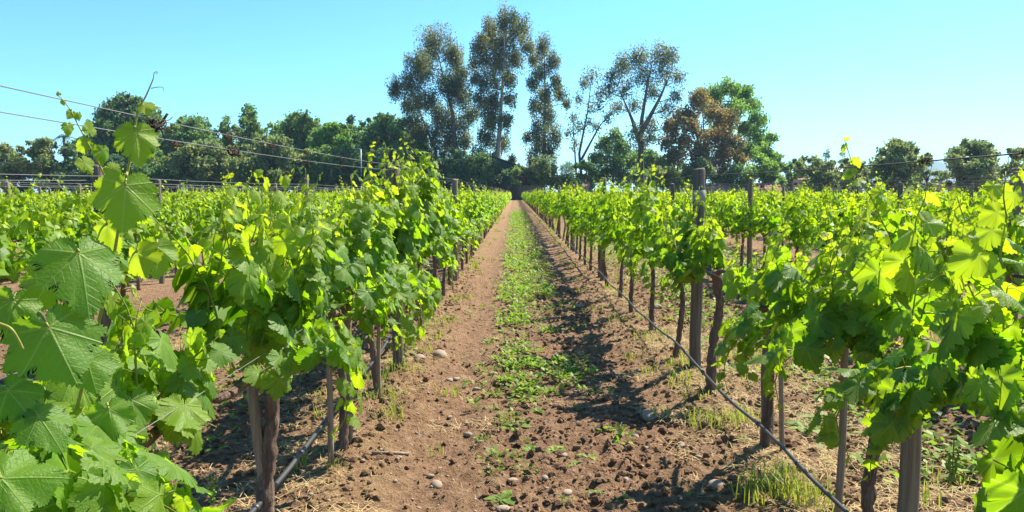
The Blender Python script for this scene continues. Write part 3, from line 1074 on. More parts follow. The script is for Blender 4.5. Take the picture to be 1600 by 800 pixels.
# every vine farther off, one mass
frg = np.random.default_rng(77)
gf = G()
for k in list(range(-26, 0)) + list(range(1, 27)):
    x = rowx(k)
    ys0 = VY(spans[k][1]) - 0.64 if k in spans else max(8.0, abs(x) * 1.38)
    if ys0 > ENDY:
        continue
    for (ya, yb, den, sz) in ((ys0, 70, 105, 0.15), (max(70, ys0), ENDY, 62, 0.19)):
        if yb <= ya:
            continue
        n = int((yb - ya) * den / (1 if abs(k) < 6 else 1.25))
        z = 0.62 + 0.86 * frg.random(n) ** 0.8
        yy = frg.uniform(ya, yb, n)
        z += np.where(frg.random(n) < 0.04, frg.uniform(0, 0.24, n), 0) + 0.07 * vnoise(yy * 1.7, 0 * yy + k, 9) * (z > 1.2)
        wd = 0.26 * np.sqrt(np.clip((1.75 - z) / 0.8, 0.1, 1))
        xx = np.clip(frg.normal(0, 0.75, n), -1.3, 1.3) * wd
        pos = np.stack([x + xx, yy, z], -1)
        no = np.stack([np.sign(xx) * frg.uniform(0.2, 1, n), frg.normal(0, 0.5, n), frg.uniform(0.1, 1, n)], -1)
        ti = np.stack([frg.normal(0, 0.4, n), frg.normal(0, 0.4, n), -np.ones(n)], -1)
        X, Y_, Z = frames(no, ti)
        age = np.clip((z - 1.05) / 0.5, 0, 1) * 0.80 + 0.18 * frg.random(n)
        scatter(gf, dict(pos=pos, X=X, Y=Y_, Z=Z, size=sz * frg.uniform(0.55, 1.1, n), age=age, rnd=np.clip(frg.normal(0.45, 0.27, n), 0, 1)), T_LOW, frg)
    if abs(k) <= 3:
        for yv in np.arange(ys0 + 0.6, ENDY, VS):
            add_tube(gf, np.array([[x, yv, 0], [x + frg.normal(0, 0.03), yv, 0.45], [x, yv, 0.9]]), 0.03, 4, 1, age=0)
tag(gf.obj("vine_field", [M['leaf_far'], M['bark']]), "mass of distant vine rows filling the field", "vineyard", None, 'stuff')

# ------------------------------------------------------------------ hero shoots of the tall vine
root = V[(-1, 1)]
ro = np.array(root.location)
hrg = np.random.default_rng(5)


def to_cam(p):
    return nrm(np.array([0, 0, CAMH]) - p)


def hero_leaf(px, py, Y, wpx, tip, tilt, age, rnd, shape, parent=None, side=0.0):
    """leaf whose petiole end is seen at (px, py); tip = image direction of its tip, tilt leans the face up, side turns it"""
    p = P(px, py, Y)
    size = wpx / FPX * Y / 1.34
    c = to_cam(p)
    right = nrm(np.cross(np.array([0, 0, 1.0]), -c)) * -1
    right = nrm(np.cross(-c, np.array([0, 0, 1.0])))
    upv = np.cross(right, -c)
    no = c + upv * tilt + right * side
    ti = right * tip[0] - upv * tip[1]
    X, Yv, Z = frames(no[None], ti[None])
    par = parent or root
    leaf_obj(par, p - np.array(par.location), X[0], Yv[0], Z[0], size, age, rnd, hrg, shape + 8 if wpx > 45 else shape)
    if wpx > 45:                                # its stalk, running back into the vine
        q = np.linspace(0, 1, 7)[:, None]
        b = p - Z[0] * size * 0.55 - Yv[0] * size * 0.35
        c = p * (1 - q) + b * q - Yv[0] * size * 0.25 * (q * (1 - q)) * 2 + Z[0] * size * 0.05 * (1 - q)
        g = G()
        add_tube(g, c - np.array(par.location), np.linspace(0.0021, 0.0026, 7), 6, rnd=0.85)
        g.obj('leaf_stalk', M['shoot'], par, True)
    return p


def hero_shoot(pix, Y, r0, r1, parent=None):
    par = parent or root
    pts = np.array([P(a, b, Y + c) for a, b, c in pix]) - np.array(par.location)
    # smooth
    t = np.linspace(0, len(pts) - 1, len(pts) * 5)
    i0 = np.clip(np.floor(t).astype(int), 0, len(pts) - 2)
    f = t - i0
    p0, p1, p2, p3 = pts[np.maximum(i0 - 1, 0)], pts[i0], pts[i0 + 1], pts[np.minimum(i0 + 2, len(pts) - 1)]
    f = f[:, None]
    c = 0.5 * (2 * p1 + (p2 - p0) * f + (2 * p0 - 5 * p1 + 4 * p2 - p3) * f ** 2 + (3 * p1 - p0 - 3 * p2 + p3) * f ** 3)
    g = G()
    add_tube(g, c, np.linspace(r0, r1, len(c)), 6, rnd=0.7)
    g.obj("shoot", M['shoot'], par, True)
    return c + np.array(par.location)


# main shoot: big leaves one above another
hero_shoot([(120, 640, 0.05), (150, 520, 0.03), (178, 400, 0.02), (195, 290, 0.0), (208, 225, 0), (215, 175, 0), (228, 150, 0), (240, 122, 0)], 1.46, 0.0042, 0.0010)
hero_shoot([(215, 182, 0), (240, 185, 0), (262, 188, 0), (270, 182, 0)], 1.46, 0.0012, 0.0007)
hero_shoot([(236, 138, 0), (248, 136, 0), (255, 137, 0), (256, 142, 0)], 1.46, 0.0009, 0.0005)
hero_shoot([(240, 122, 0), (241, 114, 0), (246, 112, 0), (244, 116, 0)], 1.46, 0.0009, 0.0005)
hero_leaf(212, 206, 1.44, 76, (0.05, 1), 0.5, 0.62, 0.9, 1)
hero_leaf(224, 165, 1.46, 34, (0.9, 0.25), 1.2, 0.95, 0.8, 2)
hero_leaf(196, 290, 1.41, 112, (-0.1, 1), 0.25, 0.30, 0.85, 0)
hero_leaf(123, 396, 1.33, 146, (0.05, 1), 0.55, 0.06, 0.50, 3, side=0.15)
hero_leaf(76, 512, 1.26, 150, (0.35, 1), 0.25, 0.03, 0.30, 4)
hero_leaf(2, 748, 1.12, 135, (1, 0.15), 0.7, 0.04, 0.75, 5, side=0.2)
hero_leaf(12, 610, 1.22, 96, (0.5, 1), 0.5, 0.02, 0.15, 6)
hero_leaf(215, 395, 1.55, 70, (0.6, 1), 0.3, 0.75, 0.9, 7, side=-0.9)
hero_leaf(168, 352, 1.50, 66, (0.55, 1), 0.2, 0.80, 0.9, 2, side=-1.1)
hero_leaf(245, 385, 1.62, 72, (-0.05, 1), 0.4, 0.25, 0.7, 1)
hero_leaf(135, 560, 1.38, 90, (0.2, 1), 0.3, 0.05, 0.4, 0)
hero_leaf(60, 650, 1.22, 100, (0.4, 1), 0.6, 0.03, 0.3, 3)
hero_leaf(170, 640, 1.55, 80, (0.1, 1), 0.4, 0.10, 0.6, 5)
hero_leaf(20, 470, 1.30, 95, (-0.2, 1), 0.4, 0.10, 0.5, 6)
hero_leaf(80, 430, 1.42, 90, (-0.5, 1), 0.3, 0.20, 0.7, 1)
hero_shoot([(-30, 500, 0), (2, 507, 0), (20, 517, 0), (36, 546, 0.01)], 1.2, 0.0030, 0.0022)
# thin young shoot beside it
pp = hero_shoot([(170, 290, 0.02), (152, 250, 0.01), (138, 225, 0), (122, 195, 0), (110, 172, 0), (98, 156, 0), (90, 149, 0)], 1.52, 0.0020, 0.0007)
for (px, py, wd, tip, tl, sd, ag) in [(92, 148, 8, (-0.4, -1), 0.3, 0, 0.8), (99, 158, 10, (0.2, 1), 0.3, 0.5, 0.75), (112, 176, 18, (-0.8, 1), 0.2, 0.6, 0.7), (123, 178, 16, (0.3, 1), 0.2, 0.9, 0.8), (106, 196, 24, (0, 1), 0.2, 0.7, 0.45), (128, 222, 30, (0.4, 1), 0.4, -0.6, 0.5), (140, 206, 28, (0.1, -0.4), 0.2, 0.8, 0.4), (150, 236, 22, (0.5, -0.3), 0.2, 0, 0.85), (162, 234, 34, (0.0, 1), 0.2, 0.9, 0.2), (130, 252, 34, (0.4, 1), 0.6, 0.4, 0.7), (172, 262, 30, (0.7, 0.6), 0.3, 0.2, 0.5)]:
    hero_leaf(px, py, 1.52, wd, tip, tl, ag, 0.7, int(hrg.integers(0, 8)), side=sd)

# yellow tips that stand up out of the rows
def tip_shoot(parent, px, Y, y_top, y_base, n=9, lean=0.0, s=0.075):
    a, b = P(px, y_base, Y), P(px + lean, y_top, Y)
    pl = np.array(parent.location)
    t = np.linspace(0, 1, 12)[:, None]
    c = a * (1 - t) + b * t + np.stack([0.012 * np.sin(t[:, 0] * 9 + px), 0.02 * np.sin(t[:, 0] * 6), 0 * t[:, 0]], -1)
    g = G()
    add_tube(g, c - pl, np.linspace(0.004, 0.0011, 12), 5, rnd=0.6)
    add_tube(g, curl(c[-2] - pl, [0.5, 0.2, 0.6], 0.07, hrg), 0.0009, 4, rnd=0.9)
    g.obj("shoot", M['shoot'], parent, True)
    for q in range(n):
        f = (q + 0.6) / n
        p = c[int(f * 11)] + hrg.normal(0, 0.012, 3) + np.array([(-1) ** q * 0.03, 0, 0.01])
        no = nrm(np.array([(-1) ** q * 0.6, -0.6, 0.6]) + hrg.normal(0, 0.4, 3))
        ti = nrm(np.array([(-1) ** q * 0.6, 0, -0.8]) + hrg.normal(0, 0.4, 3))
        X, Yv, Z = frames(no[None], ti[None])
        leaf_obj(parent, p - pl, X[0], Yv[0], Z[0], s * (1.15 - 0.8 * f), min(1, 0.35 + 0.65 * f), 0.8, hrg)


tip_shoot(V[(-1, 2)], 420, 2.95, 262, 420, 9, 12, 0.10)
tip_shoot(V[(-1, 2)], 395, 3.05, 262, 380, 7, -5, 0.085)
tip_shoot(V[(-1, 2)], 440, 3.05, 300, 430, 7, -14, 0.10)
tip_shoot(V[(-1, 5)], 622, 6.8, 236, 330, 10, -6, 0.11)
tip_shoot(V[(-1, 5)], 668, 7.0, 238, 330, 10, 6, 0.11)
tip_shoot(V[(-1, 5)], 640, 6.9, 262, 330, 8, 6, 0.11)
tip_shoot(V[(-1, 6)], 690, 8.2, 262, 330, 8, -6, 0.11)
tip_shoot(V[(1, 1)], 1432, 2.3, 282, 430, 8, 6, 0.10)
tip_shoot(V[(1, 2)], 1350, 3.0, 330, 450, 8, -8, 0.10)
tip_shoot(V[(1, 1)], 1575, 1.95, 268, 420, 9, -10, 0.095)
tip_shoot(V[(1, 5)], 1010, 7.0, 262, 330, 8, 4, 0.10)
tip_shoot(V[(1, 6)], 985, 7.9, 262, 330, 8, 4, 0.11)

# green flower clusters
def cluster(parent, p, s, seed):
    rg = np.random.default_rng(seed)
    g = G()
    ico = ICO[0]
    for q in range(46):
        t = rg.random()
        a = rg.uniform(0, 2 * PI)
        r_ = s * 0.26 * (1 - t * 0.8) * rg.uniform(0.4, 1)
        c = np.array([r_ * math.cos(a), r_ * math.sin(a), -t * s])
        g.add(c + ico[0] * s * 0.05, ico[1], rnd=rg.random())
    add_tube(g, np.array([[0, 0, 0.03], [0, 0, -s * 0.5], [0, 0, -s]]), s * 0.02, 4, rnd=0.2)
    g.obj("flower_cluster", M['cluster'], parent, True, tuple(p - np.array(parent.location)))


def icosphere(sub):
    t = (1 + 5 ** 0.5) / 2
    v = [(-1, t, 0), (1, t, 0), (-1, -t, 0), (1, -t, 0), (0, -1, t), (0, 1, t), (0, -1, -t), (0, 1, -t), (t, 0, -1), (t, 0, 1), (-t, 0, -1), (-t, 0, 1)]
    f = [(0, 11, 5), (0, 5, 1), (0, 1, 7), (0, 7, 10), (0, 10, 11), (1, 5, 9), (5, 11, 4), (11, 10, 2), (10, 7, 6), (7, 1, 8), (3, 9, 4), (3, 4, 2), (3, 2, 6), (3, 6, 8), (3, 8, 9), (4, 9, 5), (2, 4, 11), (6, 2, 10), (8, 6, 7), (9, 8, 1)]
    v = [np.array(a) / np.linalg.norm(a) for a in v]
    for _ in range(sub):
        nf, cache = [], {}

        def mid(a, b):
            kk = (min(a, b), max(a, b))
            if kk not in cache:
                m = v[a] + v[b]
                v.append(m / np.linalg.norm(m))
                cache[kk] = len(v) - 1
            return cache[kk]
        for a, b, c in f:
            x, y, z = mid(a, b), mid(b, c), mid(c, a)
            nf += [(a, x, z), (b, y, x), (c, z, y), (x, y, z)]
        f = nf
    return np.array(v), np.array(f)


ICO = [icosphere(0), icosphere(1), icosphere(2)]
for q, (px, py, Y, k, vi) in enumerate([(330, 745, 2.75, -1, 2), (255, 770, 2.3, -1, 1), (405, 560, 3.0, -1, 2), (452, 560, 3.2, -1, 2), (1490, 700, 2.35, 1, 1), (1345, 600, 2.9, 1, 2)]):
    cluster(V[(k, vi)], P(px, py, Y), 0.11, 60 + q)

# ------------------------------------------------------------------ clods, stones, weeds, grass, straw
crg = np.random.default_rng(91)
g = G()
n = 34000
cy = 2.6 + 15 * crg.random(n) ** 1.6
cx = crg.uniform(-2.2, 3.2, n) * (0.6 + cy / 12)
m2 = 9000
cy = np.concatenate([cy, crg.uniform(4.0, 13, m2)])
cx = np.concatenate([cx, np.where(crg.random(m2) < 0.6, crg.uniform(-5.2, -1.2, m2), crg.uniform(1.9, 5.0, m2))])
n += m2
keep = crg.random(n) < np.where(np.abs(cx + 0.45) < 0.28, 0.35, 1.0)
cx, cy = cx[keep], cy[keep]
n = len(cx)
cs = 0.004 + 0.024 * crg.random(n) ** 5 + 0.008 * crg.random(n) ** 2
cs *= np.where(np.abs(cx + 0.45) < 0.25, 0.6, 1.0)
cz = ground(cx, cy)
v0, f0 = ICO[0]
W = (v0[None] * (1 + crg.normal(0, 0.20, (n, 12, 1))) * (1 + crg.normal(0, 0.16, (n, 12, 3)))) * cs[:, None, None] * np.array([1, 1, 0.75])
W = W + np.stack([cx, cy, cz + cs * 0.25], -1)[:, None, :]
g.add(W.reshape(-1, 3), (f0[None] + (np.arange(n) * 12)[:, None, None]).reshape(-1, 3))
tag(g.obj("soil_clods", M['soil'], None, False), "loose crumbs and clods of brown soil on the path", "soil", None, 'stuff')

# stones, each its own object
STM = []
for q in range(6):
    v, f = ICO[1]
    rg = np.random.default_rng(500 + q)
    d = 1 + 0.16 * vnoise(v[:, 0] * 1.3 + q * 7, v[:, 1] * 1.3 + v[:, 2], q) + rg.normal(0, 0.03, len(v))
    STM.append(G().add(v * d[:, None] * [1.0, 0.72, 0.48], f).mesh("stone", M['stone'], True))


def at_ground(px, py):
    p = P(px, py, 5.0)
    d = p - np.array([0, 0, CAMH])
    t = CAMH / -d[2]
    q = d * t
    z = float(ground(q[0], q[1]))
    t = (CAMH - z) / -d[2]
    q = d * t
    return q[0], q[1], float(ground(q[0], q[1]))


named = [(1015, 655, 36, 'largest knobbly grey stone, lying in the sun left of the trunk row'.replace(' left of', ' beside')), (655, 560, 26, 'smooth pale flat stone, outer of a pair on the bare soil'),
         (687, 557, 32, 'flat buff stone, wider of a pair on the bare soil'), (1026, 482, 22, 'pale round stone by grass behind the drip hose'), (1070, 693, 30, 'half buried brown stone below the largest knobbly stone'),
         (1120, 762, 34, 'dull brown stone at the edge of the front shadow'), (682, 760, 28, 'whitish flat stone beside a yellow grass sprig'), (787, 794, 26, 'grey stone beside a leafy weed at the bottom edge'),
         (802, 752, 20, 'slim flat stone below the leafy weeds in mid path'), (905, 480, 18, 'rounded stone in the shaded wheel track'), (886, 770, 22, 'brown rounded stone in bare soil below the shadow'),
         (702, 596, 18, 'pale oval stone, one of two side by side'), (713, 596, 14, 'smaller pale oval stone touching a slightly larger one'), (993, 678, 16, 'small light stone at the tip of the shadow'),
         (771, 586, 16, 'flat grey stone beside a low weed clump'), (735, 626, 14, 'small whitish stone between bare soil and weeds')]
for (px, py, wpx, lab) in named:
    x, y, z = at_ground(px, py)
    s = wpx / FPX * y / 2
    o = link("stone", STM[int(crg.integers(0, 6))], None, (x, y, z + s * 0.22))
    o.scale = (s, s, s * crg.uniform(0.8, 1.1))
    o.rotation_euler = (crg.normal(0, 0.15), crg.normal(0, 0.15), crg.uniform(0, 6))
    tag(o, lab, 'stone', 'stones strewn over the path')
for q in range(70):
    y = 4.0 + 9 * crg.random() ** 1.3
    x = crg.uniform(-1.0, 1.6)
    s = crg.uniform(0.012, 0.034)
    o = link("stone", STM[int(crg.integers(0, 6))], None, (x, y, float(ground(x, y)) + s * 0.2))
    o.scale = (s, s, s)
    o.rotation_euler = (0, 0, crg.uniform(0, 6))
    tag(o, 'small rounded stone half sunk in the crumbly brown soil', 'stone', 'stones strewn over the path')
n = 900
cy = 3.6 + 22 * crg.random(n) ** 1.4
cx = crg.uniform(-1.4, 2.3, n)
cs = crg.uniform(0.006, 0.017, n)
W = v0[None] * (1 + crg.normal(0, 0.12, (n, 12, 1))) * cs[:, None, None] * np.array([1, 0.8, 0.55]) + np.stack([cx, cy, ground(cx, cy) + cs * 0.2], -1)[:, None]
g = G().add(W.reshape(-1, 3), (f0[None] + (np.arange(n) * 12)[:, None, None]).reshape(-1, 3))
tag(g.obj("pebbles", M['stone'], None, True), "small pale pebbles scattered through the soil", "pebbles", None, 'stuff')

# sticks
def stick(pix, r, label):
    pts = []
    for a, b in pix:
        x, y, z = at_ground(a, b)
        pts.append((x, y, z + r * 0.8))
    pts = np.array(pts)
    g = G()
    add_tube(g, pts, np.linspace(r, r * 0.8, len(pts)), 7)
    o = g.obj("stick", M['stake'], None, True)
    return tag(o, label, 'stick', 'sticks lying on the soil')


stick([(582, 708), (612, 710), (639, 712)], 0.012, 'short straight broken stick lying on bare soil near a trunk')
stick([(655, 657), (654, 670), (656, 682), (648, 690)], 0.004, 'thin pale crooked twig on bare soil')
stick([(1160, 540), (1180, 530), (1197, 528)], 0.010, 'pale bent stick in dry straw behind the hose')


# weeds
def weed_mesh(rg, kind):
    g = G()
    if kind == 0:        # rosette of broad tongue leaves
        for q in range(9):
            a = q * 2.4 + rg.normal(0, 0.2)
            L = rg.uniform(0.05, 0.09)
            w_ = L * rg.uniform(0.22, 0.34)
            d, s = np.array([math.cos(a), math.sin(a), 0]), np.array([-math.sin(a), math.cos(a), 0])
            up = rg.uniform(0.3, 1.0)
            c = [d * L * t + np.array([0, 0, L * up * (t - 0.75 * t * t)]) for t in (0.0, 0.4, 0.75, 1.0)]
            V = [c[0], c[1] - s * w_ + [0, 0, 0.006], c[1] + s * w_ + [0, 0, 0.006], c[2] - s * w_ * 0.8, c[2] + s * w_ * 0.8, c[3], c[1], c[2]]
            g.add(V, [(0, 1, 6), (0, 6, 2), (1, 3, 7), (1, 7, 6), (6, 7, 4), (6, 4, 2), (3, 5, 7), (7, 5, 4)], rnd=rg.random())
    else:                # bushy little weed of small leaflets
        for q in range(34):
            a = rg.uniform(0, 2 * PI)
            r_ = 0.075 * math.sqrt(rg.random())
            c = np.array([r_ * math.cos(a), r_ * math.sin(a), 0.012 + 0.055 * rg.random() * (1 - r_ / 0.09)])
            d = nrm(np.array([math.cos(a), math.sin(a), rg.uniform(-0.2, 0.8)]) + rg.normal(0, 0.3, 3))
            s = nrm(np.cross(d, [0, 0, 1.0]) + rg.normal(0, 0.2, 3))
            L = rg.uniform(0.016, 0.032)
            g.add([c, c + d * L * 0.5 - s * L * 0.33, c + d * L, c + d * L * 0.5 + s * L * 0.33, [0, 0, 0], c + s * 0.002], [(0, 1, 2), (0, 2, 3), (4, 5, 0)], rnd=rg.random())
    return g.mesh("weed_plant", M['weed'])


WM = [weed_mesh(np.random.default_rng(600 + q), q % 2) for q in range(8)]
spots = [(787, 782, 1.3, 0), (780, 722, 1.5, 1), (770, 738, 1.0, 1), (805, 668, 1.3, 0), (830, 700, 0.9, 0), (865, 700, 1.1, 0), (852, 618, 1.6, 1), (800, 660, 1.4, 1), (920, 715, 1.0, 0), (930, 775, 1.0, 0), (900, 730, 0.9, 0),
         (880, 790, 0.8, 1), (755, 690, 0.8, 1), (756, 580, 1.3, 1), (760, 605, 1.0, 1), (810, 575, 1.4, 1), (830, 560, 1.6, 0), (790, 600, 1.2, 1), (850, 570, 1.3, 1), (880, 590, 1.0, 1), (900, 640, 0.9, 1), (820, 740, 0.9, 1), (840, 640, 1.0, 0),
         (1260, 670, 2.2, 0), (1290, 662, 2.0, 1), (1275, 655, 2.0, 0), (975, 780, 0.9, 0), (1078, 772, 0.8, 0), (1160, 690, 0.7, 1), (745, 640, 0.7, 1), (958, 690, 0.7, 0), (770, 640, 0.9, 1), (815, 690, 0.8, 1)]
for q, (px, py, s, kd) in enumerate(spots):
    x, y, z = at_ground(px, py)
    o = link("weed_plant", WM[2 * int(crg.integers(0, 4)) + kd], None, (x, y, z - 0.004))
    s *= crg.uniform(0.85, 1.1)
    o.scale = (s, s, s)
    o.rotation_euler = (0, 0, crg.uniform(0, 6))
    if 23 <= q <= 25:
        lab = ('broad leafed weed in straw behind the dark cracked post', 'bushy weed in straw, outermost of three behind the dark cracked post', 'leafy weed in straw, farther back of three behind the dark cracked post')[q - 23]
    elif q == 0:
        lab = 'broad leafed weed beside a grey stone at the bottom edge'
    else:
        lab = ('large ' if s > 1.25 else 'tiny ' if s < 0.95 else '') + ('rosette weed', 'bushy weed clump')[kd] + ' ' + ('close to the bottom edge' if py > 735 else 'where the green strip begins' if py < 625 else 'on the bare middle of path') + (', in the shadow side track' if px > 855 else '')
    tag(o, lab, 'weed', 'weeds sprouting along the path')


def blades(g, x, y, z, n, L, wd, spread, rg, lean=0.5, flat=False):
    a = rg.uniform(0, 2 * PI, n)
    r_ = spread * np.sqrt(rg.random(n))
    b = np.stack([x + r_ * np.cos(a), y + r_ * np.sin(a), z + 0 * a], -1)
    L = L * rg.uniform(0.5, 1.1, n)
    a2 = rg.uniform(0, 2 * PI, n)
    d = np.stack([np.cos(a2), np.sin(a2), 0 * a2], -1)
    s = np.stack([-np.sin(a2), np.cos(a2), 0 * a2], -1)
    le = lean * rg.uniform(0.2, 1.2, n)
    if flat:
        m = b + d * (L * 0.5)[:, None] + np.stack([0 * a, 0 * a, 0.012 * rg.random(n) + 0.006], -1)
        t = b + d * L[:, None] + np.stack([0 * a, 0 * a, 0.01 * rg.random(n)], -1)
    else:
        m = b + d * (L * le * 0.35)[:, None] + np.stack([0 * a, 0 * a, L * 0.6], -1)
        t = b + d * (L * le)[:, None] + np.stack([0 * a, 0 * a, L * (1 - 0.25 * le)], -1)
    V = np.stack([b - s * wd, b + s * wd, m + s * wd * 0.8, m - s * wd * 0.8, t], 1).reshape(-1, 3)
    o = (np.arange(n) * 5)[:, None]
    n0 = g.n
    g.add(V, np.array([[0, 1, 2, 3]]) + o, rnd=np.repeat(rg.random(n), 5))
    g.addF(np.array([[3, 2, 4]]) + o + n0)


# weeds down the middle of the path, too many to count
wg = G()
wr = np.random.default_rng(33)
n = 4700
yy = 4.6 + 57 * wr.random(n) ** 1.25
xx = np.where(wr.random(n) < 0.62, wr.normal(0.02, 0.17, n), wr.normal(0.45, 0.16, n))
dens = 0.38 + 0.75 * vnoise(xx * 2.6, yy * 1.5, 12) + np.clip((yy - 8) / 20, -0.30, 0.28)
keep = wr.random(n) < dens
for x, y in zip(xx[keep], yy[keep]):
    z = float(ground(x, y))
    m = int(wr.integers(5, 10)) if y < 25 else 5
    if y < 9:
        m += 2
    sc_ = 0.05 + 0.012 * min(y, 40) / 10
    a = wr.uniform(0, 2 * PI, m)
    r_ = sc_ * np.sqrt(wr.random(m))
    c = np.stack([x + r_ * np.cos(a), y + r_ * np.sin(a), z + 0.008 + 0.04 * wr.random(m)], -1)
    d = nrm(np.stack([np.cos(a), np.sin(a), wr.uniform(-0.1, 1.0, m)], -1) + wr.normal(0, 0.3, (m, 3)))
    s = nrm(np.cross(d, [0.1, 0.1, 1.0]))
    L = wr.uniform(0.03, 0.06, m)[:, None] * (1 + y / 60)
    W = np.stack([c, c + d * L * 0.5 - s * L * 0.32, c + d * L, c + d * L * 0.5 + s * L * 0.32], 1).reshape(-1, 3)
    wg.add(W, np.array([[0, 1, 2, 3]]) + (np.arange(m) * 4)[:, None], rnd=np.repeat(wr.random(m), 4))
# green ground cover in the next alleys
for k, xc in ((1, RX + 1.05), (2, RX + ROW * 1.45), (-1, LX - 1.3)):
    n = 900
    for y, x in zip(4 + 26 * wr.random(n) ** 1.2, wr.normal(xc, 0.32, n)):
        m = 6
        a = wr.uniform(0, 2 * PI, m)
        r_ = 0.09 * np.sqrt(wr.random(m))
        c = np.stack([x + r_ * np.cos(a), y + r_ * np.sin(a), float(ground(x, y, False)) + 0.01 + 0.09 * wr.random(m)], -1)
        d = nrm(np.stack([np.cos(a), np.sin(a), wr.uniform(-0.1, 1.0, m)], -1))
        s = nrm(np.cross(d, [0.1, 0.1, 1.0]))
        L = wr.uniform(0.04, 0.085, m)[:, None]
        W = np.stack([c, c + d * L * 0.5 - s * L * 0.32, c + d * L, c + d * L * 0.5 + s * L * 0.32], 1).reshape(-1, 3)
        if k < 0 and wr.random() < 0.6:
            continue
        wg.add(W, np.array([[0, 1, 2, 3]]) + (np.arange(m) * 4)[:, None], rnd=np.repeat(wr.random(m), 4))
tag(wg.obj("ground_cover", M['weed']), "low green weeds growing thick down the middle of the path", "weeds", None, 'stuff')

# grass tufts
gg = G()
gr = np.random.default_rng(35)
for (px, py, n, L, sp) in [(1130, 660, 70, 0.15, 0.16), (1100, 670, 50, 0.13, 0.14), (1160, 655, 40, 0.14, 0.10), (1200, 760, 80, 0.16, 0.14), (1240, 770, 90, 0.18, 0.15), (1270, 790, 70, 0.18, 0.14), (1180, 775, 40, 0.13, 0.12), (1225, 740, 30, 0.16, 0.06), (1060, 575, 40, 0.13, 0.1), (1000, 530, 30, 0.13, 0.1), (1065, 600, 30, 0.14, 0.12),
                           (610, 620, 50, 0.16, 0.16), (640, 580, 40, 0.14, 0.16), (610, 655, 40, 0.16, 0.10), (590, 600, 40, 0.18, 0.12), (470, 735, 10, 0.14, 0.04), (500, 650, 12, 0.15, 0.05), (520, 735, 14, 0.09, 0.06), (700, 500, 20, 0.12, 0.1), (690, 515, 14, 0.12, 0.1), (730, 470, 25, 0.12, 0.15), (680, 710, 8, 0.12, 0.05), (165, 580, 70, 0.25, 0.2), (660, 480, 30, 0.12, 0.15), (790, 665, 14, 0.14, 0.1), (785, 590, 12, 0.14, 0.1), (870, 590, 12, 0.14, 0.08), (990, 560, 20, 0.12, 0.1), (965, 500, 40, 0.12, 0.2), (1475, 760, 40, 0.16, 0.12), (1440, 790, 30, 0.16, 0.1), (1160, 560, 60, 0.22, 0.2), (1210, 560, 50, 0.2, 0.2)]:
    x, y, z = at_ground(px, py)
    blades(gg, x, y, z - 0.005, n, L, 0.0028, sp, gr, 0.7)
for q in range(420):
    k = int(gr.choice((-2, -1, 1, 2, 3)))
    y = 5 + 45 * gr.random() ** 1.3
    x = rowx(k) + gr.normal(0, 0.28)
    blades(gg, x, y, float(ground(x, y, False)), 16, 0.11 + 0.03 * gr.random(), 0.003 + y * 0.0002, 0.10, gr, 0.8)
tag(gg.obj("grass", M['grass']), "yellow green grass tufts round the posts and trunks", "grass", None, 'stuff')
# dry straw
sg = G()
for (x0, x1, y0, y1, n) in [(1.35, 2.6, 2.8, 8.5, 9000), (1.0, 1.6, 3.4, 14, 2600), (-3.9, -2.7, 4.5, 10, 4500), (-1.3, -0.7, 3.2, 10, 900), (-2.7, -1.2, 2.4, 6, 2600), (-0.7, 1.1, 4, 9, 400)]:
    for q in range(n // 40):
        x, y = gr.uniform(x0, x1), gr.uniform(y0, y1)
        blades(sg, x, y, float(ground(x, y, False)) + 0.016, 40, 0.13, 0.0021, 0.15, gr, flat=True)
for q in range(900):
    x, y = gr.uniform(-0.95, 1.45), 3.4 + 10 * gr.random() ** 1.3
    blades(sg, x, y, float(ground(x, y)) + 0.004, 1, 0.05 + 0.09 * gr.random() ** 3, 0.0014, 0.01, gr, flat=True)
tag(sg.obj("straw", M['straw']), "dry straw and mown grass lying under the vines", "straw", None, 'stuff')

